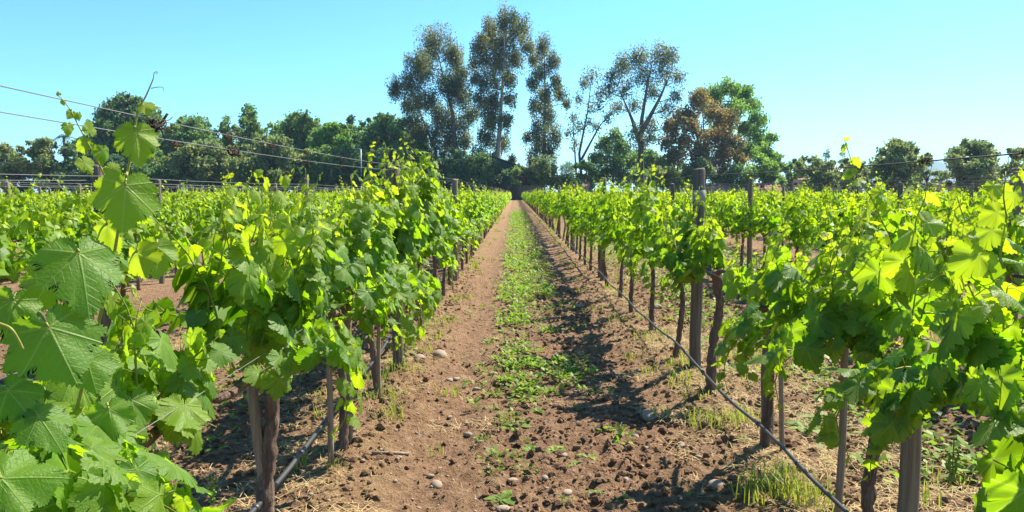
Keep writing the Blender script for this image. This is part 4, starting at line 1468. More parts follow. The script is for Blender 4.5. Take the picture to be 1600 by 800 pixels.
# ------------------------------------------------------------------ background trees
def tree(name, label, base, blobs, mat, trunks, Yd=168.0, dens=1.0, card=0.55, trunk_mat='tree_trunk', r0=0.5, droop=0.0, tight=0.30, seed=None, group='trees beyond the vineyard', cat='tree', thick=1.0, sub=11):
    """base: foot px; blobs: (px, py, r px[, depth factor]); trunks: pixel polylines from the foot up"""
    rg = np.random.default_rng(seed if seed is not None else int(base * 13) % 9973)
    pxm = Yd / FPX
    foot = P(base, 300, Yd)
    foot[2] = 0.0
    root = thing(name, label, cat, tuple(foot), group)
    C, Rr = [], []
    for bl in blobs:
        c = P(bl[0], bl[1], Yd + rg.normal(0, 1) * thick * 2.6)
        C.append(c - foot)
        Rr.append(bl[2] * pxm)
    C, Rr = np.array(C), np.array(Rr)
    tg = G()
    poly = []
    for ti, tk in enumerate(trunks):
        pts = []
        for q, (a, b) in enumerate(tk):
            p = P(a, b, Yd + (rg.normal(0, 0.5) if q else 0)) - foot
            if q == 0 and b > 295:
                p[2] = min(p[2], -0.3)
            pts.append(p)
        pts = np.array(pts)
        tt = np.linspace(0, len(pts) - 1, 4 * len(pts))
        i0 = np.clip(tt.astype(int), 0, len(pts) - 2)
        f = (tt - i0)[:, None]
        pts = pts[i0] * (1 - f) + pts[i0 + 1] * f
        s = np.linspace(0, 1, len(pts))
        add_tube(tg, pts, r0 * (1 if ti == 0 else 0.7) * (0.92 * (1 - s) ** 1.15 + 0.08) + 0.02, 7)
        poly.append(pts)
    allp = np.concatenate(poly)
    cg = G()
    POS, RND, SZ = [], [], []
    for c, r_ in zip(C, Rr):
        # limb from the nearest lower trunk point to the clump
        d = np.linalg.norm((allp - c) * [1, 1, 1.0], axis=1) + np.where(allp[:, 2] > c[2] - 0.4 * r_, 5.0 * r_, 0)
        a = allp[int(np.argmin(d))]
        t = np.linspace(0, 1, 6)[:, None]
        mid = np.array([0, 0, 0.12 * np.linalg.norm(c - a)]) + rg.normal(0, 0.25, 3)
        limb = a * (1 - t) + c * t - mid * (t * (1 - t)) * 1.6
        add_tube(tg, limb, np.linspace(0.11, 0.04, 6) * (r0 / 0.5) ** 0.5, 5)
        m = int(sub * rg.uniform(0.8, 1.3) * (1 if droop < 0.1 else 1.45))
        dirs = nrm(rg.normal(0, 1, (m, 3)) + [0, 0, 0.15])
        sc_ = c + dirs * (r_ * (rg.uniform(0.35, 0.92, m) if droop < 0.1 else rg.uniform(0.25, 1.10, m)))[:, None] * [1, 0.9, 0.85 if droop < 0.1 else 1.05]
        for s_ in sc_[::2]:
            tw = np.stack([c * 0.7 + limb[3] * 0.3, (c + s_) / 2 + rg.normal(0, 0.2, 3), s_])
            add_tube(tg, tw, np.array([0.05, 0.035, 0.02]), 3)
        npc = max(6, int(dens * 6.5 * (r_ / pxm) ** 2 * (0.42 / card) ** 2 / m))
        for s_ in sc_:
            q = np.clip(rg.normal(0, 1, (npc, 3)), -1.7, 1.7) * r_ * tight * rg.uniform(0.7, 1.2)
            q[:, 2] = q[:, 2] * (1 + droop) - droop * np.abs(rg.normal(0, 1, npc)) * r_ * tight
            POS.append(s_ + q)
            RND.append(np.clip(rg.uniform(-0.1, 1.0) + rg.normal(0, 0.09, npc), 0, 1))
    POS, RND = np.concatenate(POS), np.concatenate(RND)
    n = len(POS)
    a = nrm(rg.normal(0, 1, (n, 3)) + [0, 0, -droop * 1.5])
    b = nrm(np.cross(a, nrm(rg.normal(0, 1, (n, 3)))))
    L = (card * rg.uniform(0.6, 1.25, n))[:, None]
    wv = 0.36 * (1 - 0.3 * droop)
    W = np.stack([POS - a * L * 0.5, POS - b * L * wv, POS + a * L * 0.5, POS + b * L * wv], 1).reshape(-1, 3)
    cg.add(W, np.array([[0, 1, 2, 3]]) + (np.arange(n) * 4)[:, None], rnd=np.repeat(RND, 4))
    tg.obj("trunk", M[trunk_mat], root, True)
    tag(cg.obj("crown", M[mat], root), kind='stuff')
    return root


GUM = 'tall gum trees beyond the path'
tree("gum_tree", "tall gum tree with two leaning stems and clumped bronze crown", 703, [(680, 75, 24), (655, 95, 17), (705, 85, 18), (662, 112, 17), (640, 135, 20), (618, 138, 14), (640, 163, 17), (665, 160, 16), (700, 130, 24), (725, 110, 13), (722, 150, 20), (690, 185, 22), (715, 195, 20), (655, 200, 16), (735, 180, 13), (675, 215, 17), (640, 190, 12), (700, 225, 16), (725, 222, 14)],
     'euc', [[(707, 305), (712, 240), (708, 180), (695, 130), (682, 75)], [(690, 305), (680, 235), (662, 190), (640, 140)]], dens=1.2, droop=0.6, tight=0.28, r0=0.75, group=GUM, card=0.40)
tree("gum_tree", "tallest gum tree with a pale bare trunk foot", 773, [(790, 28, 17), (770, 47, 18), (812, 45, 17), (750, 70, 18), (786, 70, 19), (822, 70, 12), (775, 98, 19), (806, 95, 14), (750, 97, 14), (740, 125, 9), (762, 130, 17), (792, 125, 14), (770, 160, 18), (750, 155, 13), (797, 155, 12), (766, 190, 16), (790, 190, 13), (757, 215, 15), (785, 225, 14), (750, 240, 12), (798, 250, 9), (768, 245, 10)],
     'euc', [[(772, 308), (776, 262), (781, 200), (786, 120), (790, 30)]], dens=1.25, droop=0.6, tight=0.27, r0=0.85, trunk_mat='pale_trunk', group=GUM, Yd=164, card=0.40)
tree("gum_tree", "narrow gum tree with drooping ragged sides", 848, [(850, 72, 13), (835, 90, 12), (865, 95, 13), (845, 115, 15), (868, 125, 11), (832, 130, 11), (850, 150, 15), (875, 148, 11), (886, 160, 8), (836, 165, 12), (860, 180, 15), (840, 200, 15), (866, 213, 14), (840, 230, 15), (860, 240, 12), (832, 250, 10), (825, 215, 9)],
     'euc', [[(848, 305), (850, 230), (852, 150), (850, 75)]], dens=1.25, droop=0.8, tight=0.28, r0=0.6, group=GUM, card=0.42)
tree("gum_tree", "thin half bare gum tree with open branches", 908, [(925, 120, 12), (912, 130, 10), (937, 145, 10), (905, 155, 9), (925, 165, 9), (946, 185, 9), (895, 185, 9), (930, 198, 8), (905, 203, 9), (889, 207, 8), (918, 190, 7), (938, 165, 7), (900, 225, 8), (955, 178, 6)],
     'euc', [[(912, 305), (905, 240), (918, 175), (925, 118)], [(903, 305), (898, 235), (895, 180)], [(908, 250), (935, 200), (950, 180)]], dens=0.5, droop=0.3, tight=0.42, r0=0.4, group=GUM, card=0.45)
tree("gum_tree", "spreading gum tree with a broad open bronze crown", 1003, [(1030, 85, 17), (1050, 90, 12), (1000, 90, 16), (975, 105, 17), (956, 118, 12), (950, 142, 12), (975, 138, 13), (1005, 118, 16), (1035, 115, 15), (1058, 122, 11), (1056, 150, 10), (1020, 145, 13), (990, 163, 11), (1040, 170, 11), (965, 168, 10), (1015, 195, 12), (990, 207, 11), (1040, 200, 9), (1000, 222, 12), (1018, 215, 10)],
     'euc', [[(1002, 308), (1001, 240), (1002, 190), (1012, 130), (1020, 95)], [(1001, 225), (985, 180), (965, 135)], [(1003, 205), (1030, 155), (1050, 110)]], dens=0.75, droop=0.2, tight=0.42, r0=0.85, group=GUM, card=0.40)
tree("bronze_tree", "rounded rusty brown tree beside the spreading gum", 1100, [(1095, 160, 19), (1070, 185, 20), (1050, 197, 15), (1115, 180, 18), (1140, 187, 16), (1085, 205, 20), (1120, 215, 21), (1060, 220, 18), (1146, 222, 15), (1090, 240, 22), (1130, 245, 20), (1055, 247, 16), (1152, 250, 12), (1040, 225, 12), (1105, 265, 18), (1135, 270, 15)],
     'rust', [[(1100, 305), (1101, 240), (1098, 170)], [(1100, 280), (1125, 230), (1145, 200)]], dens=1.0, tight=0.32, r0=0.5, Yd=160)
tree("leafy_tree", "bright green leafy tree behind the rusty brown tree", 1160, [(1140, 138, 16), (1120, 150, 18), (1160, 155, 20), (1096, 148, 11), (1180, 165, 13), (1150, 182, 22), (1185, 187, 13), (1172, 207, 19), (1190, 222, 12), (1160, 237, 18), (1128, 200, 18), (1110, 175, 16), (1175, 240, 16), (1192, 190, 7)],
     'bright', [[(1160, 305), (1158, 240), (1148, 160)], [(1160, 260), (1185, 200)]], dens=1.3, tight=0.30, Yd=176)
tree("leafy_tree", "small crooked green tree with one reaching top at a roof end", 1195, [(1205, 215, 9), (1196, 232, 11), (1207, 245, 10), (1188, 252, 13), (1205, 262, 12), (1175, 268, 14), (1195, 275, 14), (1215, 276, 10)],
     'bright', [[(1195, 305), (1196, 255), (1206, 212)]], dens=1.1, tight=0.32, r0=0.3, Yd=158)
tree("leafy_tree", "dense dark green tree between thin and spreading gums", 955, [(962, 212, 12), (945, 228, 16), (970, 232, 17), (935, 250, 16), (960, 255, 19), (985, 250, 15), (945, 275, 17), (975, 278, 17), (925, 275, 12), (995, 275, 13)],
     'green', [[(957, 305), (958, 250), (962, 215)]], dens=1.3, r0=0.35, Yd=172)
tree("leafy_bush", "pale green round bush at the end of the path by the barn", 846, [(846, 260, 15), (832, 268, 11), (860, 268, 12), (846, 280, 15), (865, 284, 11), (832, 286, 10)],
     'olive', [[(846, 305), (846, 265)]], dens=1.4, r0=0.2, Yd=156, cat='bush')
tree("leafy_bush", "light green bush below the spreading gum", 1037, [(1035, 258, 12), (1025, 270, 11), (1045, 272, 12), (1036, 284, 13), (1058, 285, 10)], 'olive', [[(1036, 305), (1036, 262)]], dens=1.4, r0=0.2, Yd=155, cat='bush')
tree("leafy_bush", "yellowish green bush in front of the rusty brown tree", 1092, [(1094, 258, 12), (1080, 266, 12), (1108, 266, 12), (1092, 276, 13), (1070, 280, 10), (1120, 282, 10)], 'olive', [[(1094, 305), (1094, 262)]], dens=1.5, r0=0.2, Yd=154, cat='bush')
tree("leafy_bush", "dark bush between rusty tree and small crooked tree", 1150, [(1150, 268, 14), (1135, 280, 13), (1165, 280, 14), (1150, 290, 12)], 'green', [[(1150, 305), (1150, 270)]], dens=1.4, r0=0.2, Yd=156, cat='bush')
tree("leafy_tree", "dark drooping tree screening most of the barn wall", 752, [(735, 255, 14), (752, 250, 13), (768, 262, 11), (742, 270, 15), (760, 276, 13), (728, 275, 13), (775, 280, 8), (748, 288, 13), (715, 268, 14), (712, 285, 13), (790, 270, 6), (800, 262, 5)],
     'dark', [[(752, 305), (752, 255)]], dens=1.0, r0=0.25, Yd=153, tight=0.36)
tree("leafy_bush", "olive shrub at the path end beside the thin gum", 885, [(885, 280, 10), (872, 286, 9), (898, 286, 9), (885, 292, 9)], 'olive', [[(885, 305), (885, 282)]], dens=1.2, r0=0.15, Yd=156, cat='bush')


def auto_tree(name, label, cx, top, bottom, wd, mat, Yd=168, shape='round', dens=0.85, seed=0, cat='tree', group='trees beyond the vineyard', r0=0.4, card=0.66, trunk_mat='tree_trunk', tight=0.36):
    rg = np.random.default_rng(seed + int(cx))
    H = bottom - top
    bl = []
    n = max(8, int(wd * H / 165))
    for q in range(n * 3):
        if len(bl) >= n:
            break
        f = rg.random()
        half = {'round': math.sqrt(max(0.05, 1 - (2 * f - 0.95) ** 2)), 'cone': 0.25 + 0.75 * f ** 0.7, 'column': min(1, 0.35 + 2.2 * f)}[shape] * wd / 2
        r_ = max(5, min(wd, H) * rg.uniform(0.09, 0.19))
        x = cx + rg.uniform(-1, 1) * max(0, half - r_ * 0.7)
        y = top + r_ * 0.8 + f * (H - r_ * 1.2)
        if all((x - b[0]) ** 2 + (y - b[1]) ** 2 > (0.55 * r_) ** 2 for b in bl):
            bl.append((x, y, r_))
    bl.append((cx + rg.normal(0, 2), top + H * 0.10 + 3, max(6, min(wd, H) * 0.13)))
    for q in range(int(wd / 11) if shape == 'round' else 0):     # ragged peaks along the top
        x = cx + rg.uniform(-0.42, 0.42) * wd
        e = math.sqrt(max(0.0, 1 - ((x - cx) / (wd * 0.55)) ** 2))
        bl.append((x, top + H * 0.5 - e * H * 0.47 + rg.uniform(-3, 4), rg.uniform(3.2, 6.0)))
    return tree(name, label, cx, bl, mat, [[(cx, 305), (cx + rg.normal(0, 2), (bottom + top) / 2), (cx, top + H * 0.12)], [(cx, bottom - H * 0.2), (cx - wd * 0.16, top + H * 0.5), (cx - wd * 0.27, top + H * 0.25)], [(cx, bottom - H * 0.3), (cx + wd * 0.15, top + H * 0.5), (cx + wd * 0.28, top + H * 0.3)]], Yd, dens, card, trunk_mat, r0, 0, tight, seed + int(cx), group, cat)


auto_tree("leafy_tree", "rounded olive tree cut by the picture edge past the wires", 12, 226, 296, 62, 'olive', 150)
auto_tree("leafy_tree", "rounded grey green tree next to the one cut by the edge", 65, 217, 296, 62, 'olive', 152)
auto_tree("leafy_tree", "dark bushy tree below the palm, behind the thin young shoot", 115, 226, 296, 60, 'dark', 155, seed=2)
auto_tree("leafy_tree", "biggest dark green tree behind the tall shoot of large leaves", 202, 148, 300, 118, 'dark', 170, 'round', 1.3, r0=0.5)
auto_tree("leafy_tree", "mid green tree under the paired wires by the tendril knot", 300, 184, 300, 92, 'green', 172)
auto_tree("leafy_tree", "slim pointed green tree between rounder ones, second highest of its kind", 352, 178, 290, 42, 'green', 178, 'cone')
auto_tree("leafy_tree", "poplar shaped green tree rising to a point above the wires", 392, 160, 296, 62, 'green', 176, 'cone')
auto_tree("leafy_tree", "broad olive green tree low under the paired wires", 325, 222, 302, 124, 'olive', 150, seed=4)
auto_tree("leafy_tree", "low light green tree in front of the pole", 425, 214, 302, 96, 'olive', 152, seed=5)
auto_tree("leafy_tree", "wide feathery green tree past the pointed poplar shaped one", 468, 176, 300, 84, 'green', 172, seed=6)
auto_tree("leafy_tree", "round green tree beside the grey lamp pole", 522, 192, 300, 78, 'bright', 160, seed=7, dens=1.1)
auto_tree("leafy_tree", "small pointed dark tree peeping over the pole", 548, 176, 280, 34, 'dark', 180, 'cone', seed=8)
auto_tree("leafy_tree", "bushy green tree touching the two stemmed gum", 600, 178, 300, 92, 'green', 170, seed=9)
auto_tree("leafy_tree", "shadowy green tree behind the high yellow vine shoots", 645, 206, 300, 84, 'dark', 172, seed=10)
auto_tree("leafy_tree", "dark tree under the two stemmed gum, its foot by the barn", 712, 232, 300, 62, 'dark', 162, seed=11)
auto_tree("leafy_tree", "pale green young tree in front of the dark line by the pole", 585, 236, 298, 56, 'green', 155, seed=12)
auto_tree("leafy_tree", "dim green tree low between tallest gum and barn roof", 755, 250, 303, 42, 'dark', 158, seed=13)
for cx, tp, wd, mt, lab in [(135, 214, 56, 'green', 'mid green tree in the gap past the palm head'), (262, 200, 70, 'green', 'soft green tree between the biggest dark tree and the tendril knot'), (372, 196, 60, 'olive', 'olive tree filling in below the pointed poplar shaped tree'), (438, 192, 70, 'green', 'green tree between the poplar shaped and the feathery tree'), (498, 204, 56, 'dark', 'darker tree between the feathery tree and the lamp pole'), (562, 200, 64, 'green', 'green tree rising right behind the lamp pole'), (640, 198, 60, 'green', 'green tree at the skirt of the two stemmed gum')]:
    auto_tree("leafy_tree", lab, cx, tp, 302, wd, mt, 182, seed=70)
auto_tree("leafy_tree", "low green tree under the thin half bare gum", 918, 252, 303, 44, 'green', 165, seed=80)
auto_tree("leafy_tree", "green tree filling in behind the spreading gum's foot", 1012, 232, 303, 60, 'green', 180, seed=81)
auto_tree("leafy_tree", "olive green tree low between bronze tree and spreading gum", 1058, 236, 303, 50, 'olive', 174, seed=82)
auto_tree("leafy_tree", "mid green tree reaching right of the bright green one".replace(" right of", " out from behind"), 1208, 244, 303, 44, 'green', 162, seed=83)
auto_tree("leafy_bush", "green bush hiding the barn wall above the gate", 806, 260, 296, 24, 'green', 153.5, seed=84, cat='bush', r0=0.15, card=0.45)
# far right group
auto_tree("orchard_tree", "spreading green tree before the pale pink house", 1278, 246, 304, 82, 'olive', 140, seed=20, r0=0.3)
auto_tree("orchard_tree", "rounded green tree beside the white roofed house", 1336, 249, 302, 52, 'olive', 138, seed=21, r0=0.25)
auto_tree("orchard_tree", "large green tree before the hills, hanging tendril above it", 1403, 222, 304, 78, 'olive', 142, seed=22, r0=0.35)
auto_tree("orchard_tree", "narrow ragged tree squeezed against the large tree before the hills", 1448, 240, 304, 30, 'olive', 150, seed=23, r0=0.25, dens=0.9)
auto_tree("orchard_tree", "open branched tree silhouetted against the blue hills", 1521, 219, 304, 84, 'olive', 140, dens=0.8, seed=24, r0=0.35, tight=0.34)
auto_tree("orchard_tree", "tree cut by the picture edge above the flat topped post", 1586, 232, 304, 50, 'olive', 140, seed=25, r0=0.3)
auto_tree("orchard_tree", "low green tree at the end of the tiled roof", 1235, 250, 302, 40, 'green', 150, seed=26, r0=0.25)
for cx, tp, wd, mt, lab in [(1362, 262, 40, 'green', 'low green tree between white roofed house and the large tree'), (1470, 266, 44, 'olive', 'low olive tree beside the small beige house'), (1556, 258, 46, 'olive', 'low olive tree between the open branched and the edge tree'), (1430, 270, 40, 'green', 'dark green bush under the ragged tree')]:
    auto_tree("orchard_tree", lab, cx, tp, 304, wd, mt, 165, seed=90, r0=0.2)
auto_tree("poplar_tree", "faint far poplar, first of two above the white roof", 1294, 231, 300, 19, 'dark', 330, 'column', 1.0, seed=27, group='far poplars', card=0.7, tight=0.26)
auto_tree("poplar_tree", "faint far poplar with a clean stem, second of two above the white roof", 1317, 231, 300, 17, 'dark', 330, 'column', 1.0, seed=28, group='far poplars', card=0.7, tight=0.26)
for q, (px, tp) in enumerate([(879, 256), (884, 252), (889, 250), (894, 253)]):
    auto_tree("poplar_tree", "tiny blue green poplar in a close far row seen past the thin gum", px, tp, 300, 6, 'dark', 420, 'column', 0.7, seed=30 + q, group='far poplars', card=0.8, tight=0.3)
for q, (px, tp, wd, mt, lab) in enumerate([(30, 262, 70, 'dark', 'dark bush filling in below the rounded edge trees'), (95, 258, 80, 'dark', 'dark bush below the palm head'), (160, 240, 84, 'dark', 'dark bush behind the big leafed shoot'), (235, 238, 90, 'green', 'green bush beside the biggest dark tree, low down'), (275, 246, 70, 'olive', 'olive bush under the first tendril knot'), (375, 238, 96, 'green', 'wide green bush under the pointed poplar shaped tree'), (440, 236, 84, 'dark', 'dark bush under the wide feathery tree'), (500, 230, 84, 'green', 'tall green bush just before the lamp pole'), (548, 236, 70, 'dark', 'dark bush directly behind the lamp pole'), (615, 232, 90, 'dark', 'dark bush under the bushy tree by the gum'), (655, 240, 80, 'dark', 'dark bush behind the high yellow shoots, low down'), (690, 250, 70, 'dark', 'dark bush against the barn side')]):
    auto_tree("undergrowth_bush", lab, px, tp, 306, wd, mt, 154, seed=50 + q, cat='bush', group='bushes under the tree line', dens=1.3, r0=0.15)

# palm behind the young shoot
foot = P(104, 300, 160)
foot[2] = 0
pr = thing("palm_tree", "dark feathery palm head poking out above the bushy tree", "palm", tuple(foot))
top = P(104, 214, 160) - foot
g = G()
add_tube(g, np.array([[0, 0, -0.2], [0.1, 0, top[2] * 0.5], [0, 0, top[2]]]), np.array([0.35, 0.28, 0.25]), 8)
g.obj("trunk", M['tree_trunk'], pr, True)
g = G()
prg2 = np.random.default_rng(8)
for q in range(26):
    a, el = prg2.uniform(0, 2 * PI), prg2.uniform(-0.1, 1.0)
    d = np.array([math.cos(a), math.sin(a), 0])
    L = prg2.uniform(2.4, 3.4)
    t = np.linspace(0, 1, 9)
    c = top + d * (t * L * math.cos(el))[:, None] + np.array([0, 0, 1.0]) * (L * (math.sin(el) * t - 0.75 * t ** 2))[:, None]
    s = np.array([-d[1], d[0], 0])
    for m in range(1, 9):
        for sg_ in (-1, 1):
            b = c[m]
            e = b + s * sg_ * 0.55 * (1.1 - t[m] * 0.6) + d * 0.25 - np.array([0, 0, 0.22])
            g.add([b - d * 0.09, b + d * 0.09, e], [(0, 1, 2)], rnd=prg2.random() * 0.6)
    add_tube(g, c, np.linspace(0.05, 0.015, 9), 3, rnd=0.3)
tag(g.obj("crown", M['dark'], pr), kind='stuff')

# ------------------------------------------------------------------ buildings, fence, pole
def box(g, a, b, mi=0):
    (x0, y0, z0), (x1, y1, z1) = a, b
    V = [(x0, y0, z0), (x1, y0, z0), (x1, y1, z0), (x0, y1, z0), (x0, y0, z1), (x1, y0, z1), (x1, y1, z1), (x0, y1, z1)]
    g.add(V, [(0, 3, 2, 1), (4, 5, 6, 7), (0, 1, 5, 4), (1, 2, 6, 5), (2, 3, 7, 6), (3, 0, 4, 7)], mi)
    return g


def bx(px, Y):
    return float(P(px, 300, Y)[0])


def bz(py, Y):
    return float(P(800, py, Y)[2])


# barn at the head of the path, gable towards the vines
Yb = 158.0
x0, x1, xr = bx(690, Yb), bx(836, Yb), bx(772, Yb)
ze, za = bz(268, Yb), bz(246, Yb)
barn = thing("barn", "dark green gabled barn half hidden behind the gums at the path end", "barn", ((x0 + x1) / 2, Yb, 0))
ox = (x0 + x1) / 2
g = G()
V0 = [(x0 - ox, 0, -0.2), (x1 - ox, 0, -0.2), (x1 - ox, 0, ze), (xr - ox, 0, za), (x0 - ox, 0, ze)]
V1 = [(a, 16.0, c) for a, b, c in V0]
g.add(V0 + V1, [(0, 1, 6, 5), (1, 2, 7, 6), (4, 0, 5, 9)])
g.addF([(0, 2, 1), (0, 4, 2), (4, 3, 2), (5, 6, 7), (5, 7, 9), (9, 7, 8)])
wall = g.obj("wall", M['barn_green'], barn)
g = G()
for (xa, za_, xb, zb) in ((x0 - ox - 0.6, ze - 0.25, xr - ox, za), (xr - ox, za, x1 - ox + 0.6, ze - 0.25)):
    V = [(xa, -0.6, za_ + 0.05), (xb, -0.6, zb + 0.05), (xb, 16.6, zb + 0.05), (xa, 16.6, za_ + 0.05), (xa, -0.6, za_ + 0.25), (xb, -0.6, zb + 0.25), (xb, 16.6, zb + 0.25), (xa, 16.6, za_ + 0.25)]
    g.add(V, [(0, 3, 2, 1), (4, 5, 6, 7), (0, 1, 5, 4), (1, 2, 6, 5), (2, 3, 7, 6), (3, 0, 4, 7)])
g.obj("roof", M['barn_roof'], barn)
g = G()
for q in range(26):
    xx = x0 - ox + 0.4 + q * (x1 - x0 - 0.8) / 25
    zt = ze + (za - ze) * (1 - abs(xx + ox - xr) / max(xr - x0 if xx + ox < xr else x1 - xr, 0.1)) - 0.15
    box(g, (xx - 0.05, -0.06, 0), (xx + 0.05, -0.004, zt))
tag(g.obj("cladding_batten", M['barn_green'], barn), kind='stuff')
g = box(G(), (bx(786, Yb) - ox, -0.10, 0), (bx(800, Yb) - ox, -0.003, bz(286, Yb)))
g.obj("door", M['gate'], barn)
# red sign on the barn
sx, sz = bx(818, Yb - 0.3), bz(279, Yb - 0.3)
sg = thing("wall_sign", "small bright red sign with pale corners on the barn wall", "sign", (sx, Yb - 0.16, sz))
box(G(), (-0.42, -0.02, -0.45), (0.42, 0.02, 0.42)).obj("sign_panel", M['red'], sg)
g = G()
for s in (-1, 1):
    g.add([(s * 0.5, -0.035, 0.25), (s * 0.5, -0.035, 0.62), (s * 0.16, -0.035, 0.45), (s * 0.5, -0.028, 0.25), (s * 0.5, -0.028, 0.62), (s * 0.16, -0.028, 0.45)], [(0, 1, 2), (3, 5, 4)])
    g.addF(np.array([(0, 3, 4, 1), (1, 4, 5, 2), (2, 5, 3, 0)]) + g.n - 6)
g.obj("pale_corner", M['white'], sg)
# plank fence in front of the barn
Yf = 154.5
fx0, fx1 = bx(792, Yf), bx(848, Yf)
fence = thing("plank_fence", "low brown plank fence in front of the barn", "fence", ((fx0 + fx1) / 2, Yf, 0))
n = 30
for q in range(n):
    a = fx0 + (fx1 - fx0) * q / n - (fx0 + fx1) / 2
    hh = bz(289.5 + 0.5 * (q % 3 == 0), Yf)
    if q in (2, 3, 4, 5):
        continue
    pm = box(G(), (a + 0.01, -0.02, 0), (a + (fx1 - fx0) / n - 0.01, 0.02, hh))
    pm.obj("plank", M['plank'], fence)
box(G(), (fx0 - (fx0 + fx1) / 2, 0.025, 0.9), (fx1 - (fx0 + fx1) / 2, 0.09, 1.02)).obj("rail", M['plank'], fence)
gt = thing("wooden_gate", "dark narrow gate closing the end of the path", "gate", (bx(801, Yf - 0.6), Yf - 0.6, 0))
for q in range(5):
    box(G(), (-0.9 + q * 0.36, -0.03, 0.1), (-0.9 + q * 0.36 + 0.33, 0.03, bz(297, Yf) - 0.05 * (q % 2))).obj("board", M['gate'], gt)
for s in (-1.1, 0.95):
    box(G(), (s, -0.08, 0), (s + 0.15, 0.08, bz(295, Yf))).obj("gate_post", M['gate'], gt)


def tiled_roof_house(name, label, cat, px0, px1, ridge, eave, Y, depth, tile='tile', wallm='plaster', nb=22):
    x0, x1 = bx(px0, Y), bx(px1, Y)
    zr, ze = bz(ridge, Y), bz(eave, Y)
    cx = (x0 + x1) / 2
    h = thing(name, label, cat, (cx, Y, 0))
    box(G(), (x0 - cx + 0.3, 0.3, -0.2), (x1 - cx - 0.3, depth - 0.3, ze - 0.02)).obj("wall", M[wallm], h)
    g = G()
    m = depth / 2
    W = (x1 - x0)
    for q in range(nb * 2):                        # corrugated with rows of tile
        a, b = x0 - cx + W * q / (nb * 2), x0 - cx + W * (q + 1) / (nb * 2)
        za, zb = (0.10, 0.0) if q % 2 else (0.0, 0.10)
        V = [(a, 0, ze + za), (b, 0, ze + zb), (b, m, zr + zb), (a, m, zr + za), (b, depth, ze + zb), (a, depth, ze + za)]
        g.add(V, [(0, 1, 2, 3), (3, 2, 4, 5)])
    g.add([(x0 - cx, 0, ze), (x0 - cx, m, zr), (x0 - cx, depth, ze), (x1 - cx, 0, ze), (x1 - cx, m, zr), (x1 - cx, depth, ze)], [(0, 1, 2), (3, 5, 4)])
    rf = g.obj("roof", M[tile], h)
    g = box(G(), (x0 - cx, m - 0.15, zr + 0.08), (x1 - cx, m + 0.15, zr + 0.26))
    g.obj("ridge_cap", M[tile], rf)
    return h, cx, x0, x1, ze


tiled_roof_house("long_shed", "long low shed with a reddish brown tiled roof along the vineyard edge", "shed", 1085, 1228, 287.5, 299, 152, 7)
tiled_roof_house("small_shed", "small brown roofed shed at the foot of the thin gum", "shed", 898, 922, 286, 294, 156, 4, nb=6)
h, cx, x0, x1, ze = tiled_roof_house("house", "pale pink walled house behind the spreading green tree", "house", 1238, 1296, 277, 281, 158, 7, nb=12)
for a in (1246, 1262, 1278):
    f = box(G(), (bx(a, 158) - cx - 0.55, 0.18, 1.0), (bx(a, 158) - cx + 0.55, 0.296, 2.2)).obj("window", M['white'], h)
    box(G(), (bx(a, 158) - cx - 0.45, 0.14, 1.08), (bx(a, 158) - cx + 0.45, 0.176, 2.12)).obj("pane", M['dark_open'], f)
# white roofed house
Y = 166.0
x0, x1 = bx(1298, Y), bx(1326, Y)
cx = (x0 + x1) / 2
h = thing("house", "white roofed two storey house between two green trees", "house", (cx, Y, 0))
box(G(), (x0 - cx, 0, -0.2), (x1 - cx, 6, bz(271, Y))).obj("wall", M['grey_wall'], h)
g = G()
zt, zb = bz(260, Y), bz(271, Y)
V = [(x0 - cx - 0.5, -0.5, zb), (x1 - cx + 0.3, -0.5, zb), (x1 - cx + 0.3, 3, zt), (x0 - cx - 0.5, 3, zt), (x1 - cx + 0.3, 6.5, zb), (x0 - cx - 0.5, 6.5, zb)]
g.add(V, [(0, 1, 2, 3), (3, 2, 4, 5), (0, 5, 4, 1)])
g.addF([(0, 3, 5), (1, 4, 2)])
g.obj("roof", M['white'], h)
for a in (1304, 1318):
    f = box(G(), (bx(a, Y) - cx - 0.6, -0.1, 3.4), (bx(a, Y) - cx + 0.6, -0.003, 4.7)).obj("window", M['white'], h)
    box(G(), (bx(a, Y) - cx - 0.5, -0.13, 3.5), (bx(a, Y) - cx + 0.5, -0.103, 4.6)).obj("pane", M['dark_open'], f)
Y = 150.0
x0, x1 = bx(1288, Y), bx(1346, Y)
gw = thing("boundary_wall", "long low grey wall under the trees by the white roofed house", "wall", ((x0 + x1) / 2, Y, 0))
n = 9
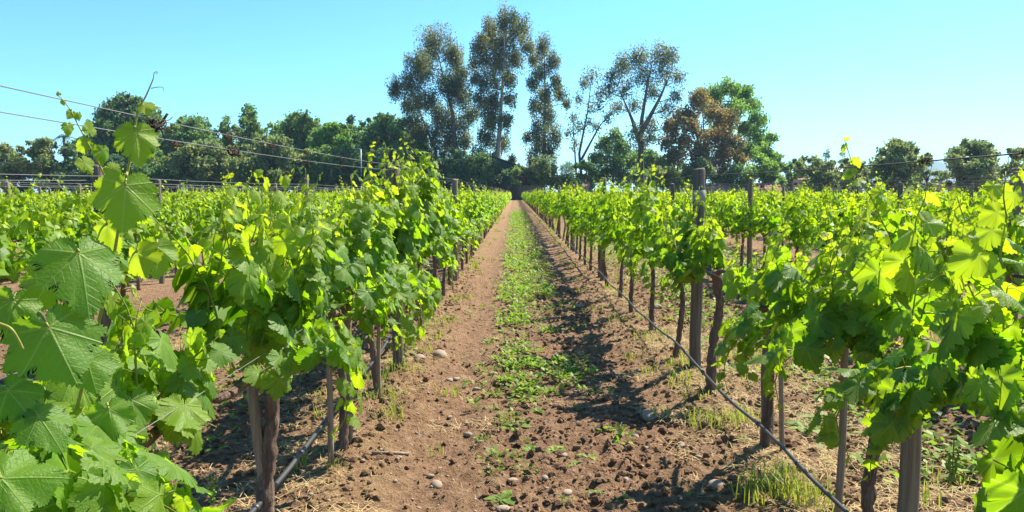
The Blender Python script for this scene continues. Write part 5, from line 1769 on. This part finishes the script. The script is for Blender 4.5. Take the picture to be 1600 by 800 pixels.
for q in range(n):
    a = (x1 - x0) * (q / n - 0.5)
    box(G(), (a + 0.01, -0.08, 0), (a + (x1 - x0) / n - 0.01, 0.08, bz(293, Y))).obj("wall_panel", M['grey_wall'], gw)
    box(G(), (a - 0.10, -0.14, 0), (a + 0.009, 0.14, bz(292, Y))).obj("pillar", M['grey_wall'], gw)
for (nm, lab, a, b, r_, e) in [("small_house", "small beige house with dark roof under the ragged tree", 1455, 1476, 286, 289.5), ("small_house", "tiny pale house between trees below the hills", 1500, 1528, 290, 293)]:
    h, cx, x0, x1, ze = tiled_roof_house(nm, lab, "house", a, b, r_, e, 156, 5, 'barn_roof' if a < 1480 else 'tile', 'plaster', 5)
    box(G(), (-0.5, 0.2, 0.9), (0.5, 0.297, 1.9)).obj("window", M['dark_open'], h)

# lamp pole among the left trees
p = P(565, 300, 150)
pole = thing("lamp_pole", "slim grey lamp pole standing before the tree line", "pole", (p[0], 150, 0))
zt = bz(233, 150)
g = G()
add_tube(g, np.array([[0, 0, -0.1], [0, 0, zt * 0.5], [0, 0, zt]]), np.array([0.13, 0.11, 0.08]), 8)
g.obj("shaft", M['pole'], pole, True)
g = G()
add_tube(g, np.array([[0, 0, zt - 0.1], [-0.5, 0, zt + 0.2], [-1.1, 0, zt + 0.22]]), 0.05, 6)
arm = g.obj("arm", M['pole'], pole, True)
box(G(), (-1.7, -0.16, zt + 0.14), (-1.1, 0.16, zt + 0.27)).obj("lamp_head", M['pole'], arm)
# ------------------------------------------------------------------ haze
hm = bpy.data.materials.new("haze_air")
hm.use_nodes = True
ht = hm.node_tree
ht.nodes.remove(ht.nodes['Principled BSDF'])
pv = ht.nodes.new('ShaderNodeVolumePrincipled')
pv.inputs['Color'].default_value = (0.48, 0.72, 0.97, 1)
pv.inputs['Density'].default_value = HAZE
pv.inputs['Anisotropy'].default_value = 0.2
ht.links.new(pv.outputs[0], ht.nodes['Material Output'].inputs['Volume'])
tag(box(G(), (-6600, -6600, -1.5), (6600, 6600, 230)).obj("haze", hm), "thin pale blue air haze over the whole field", None, None, 'stuff')
print('objects', len(bpy.data.objects), 'tris', sum(len(me.loops) - 2 * len(me.polygons) for me in bpy.data.meshes))
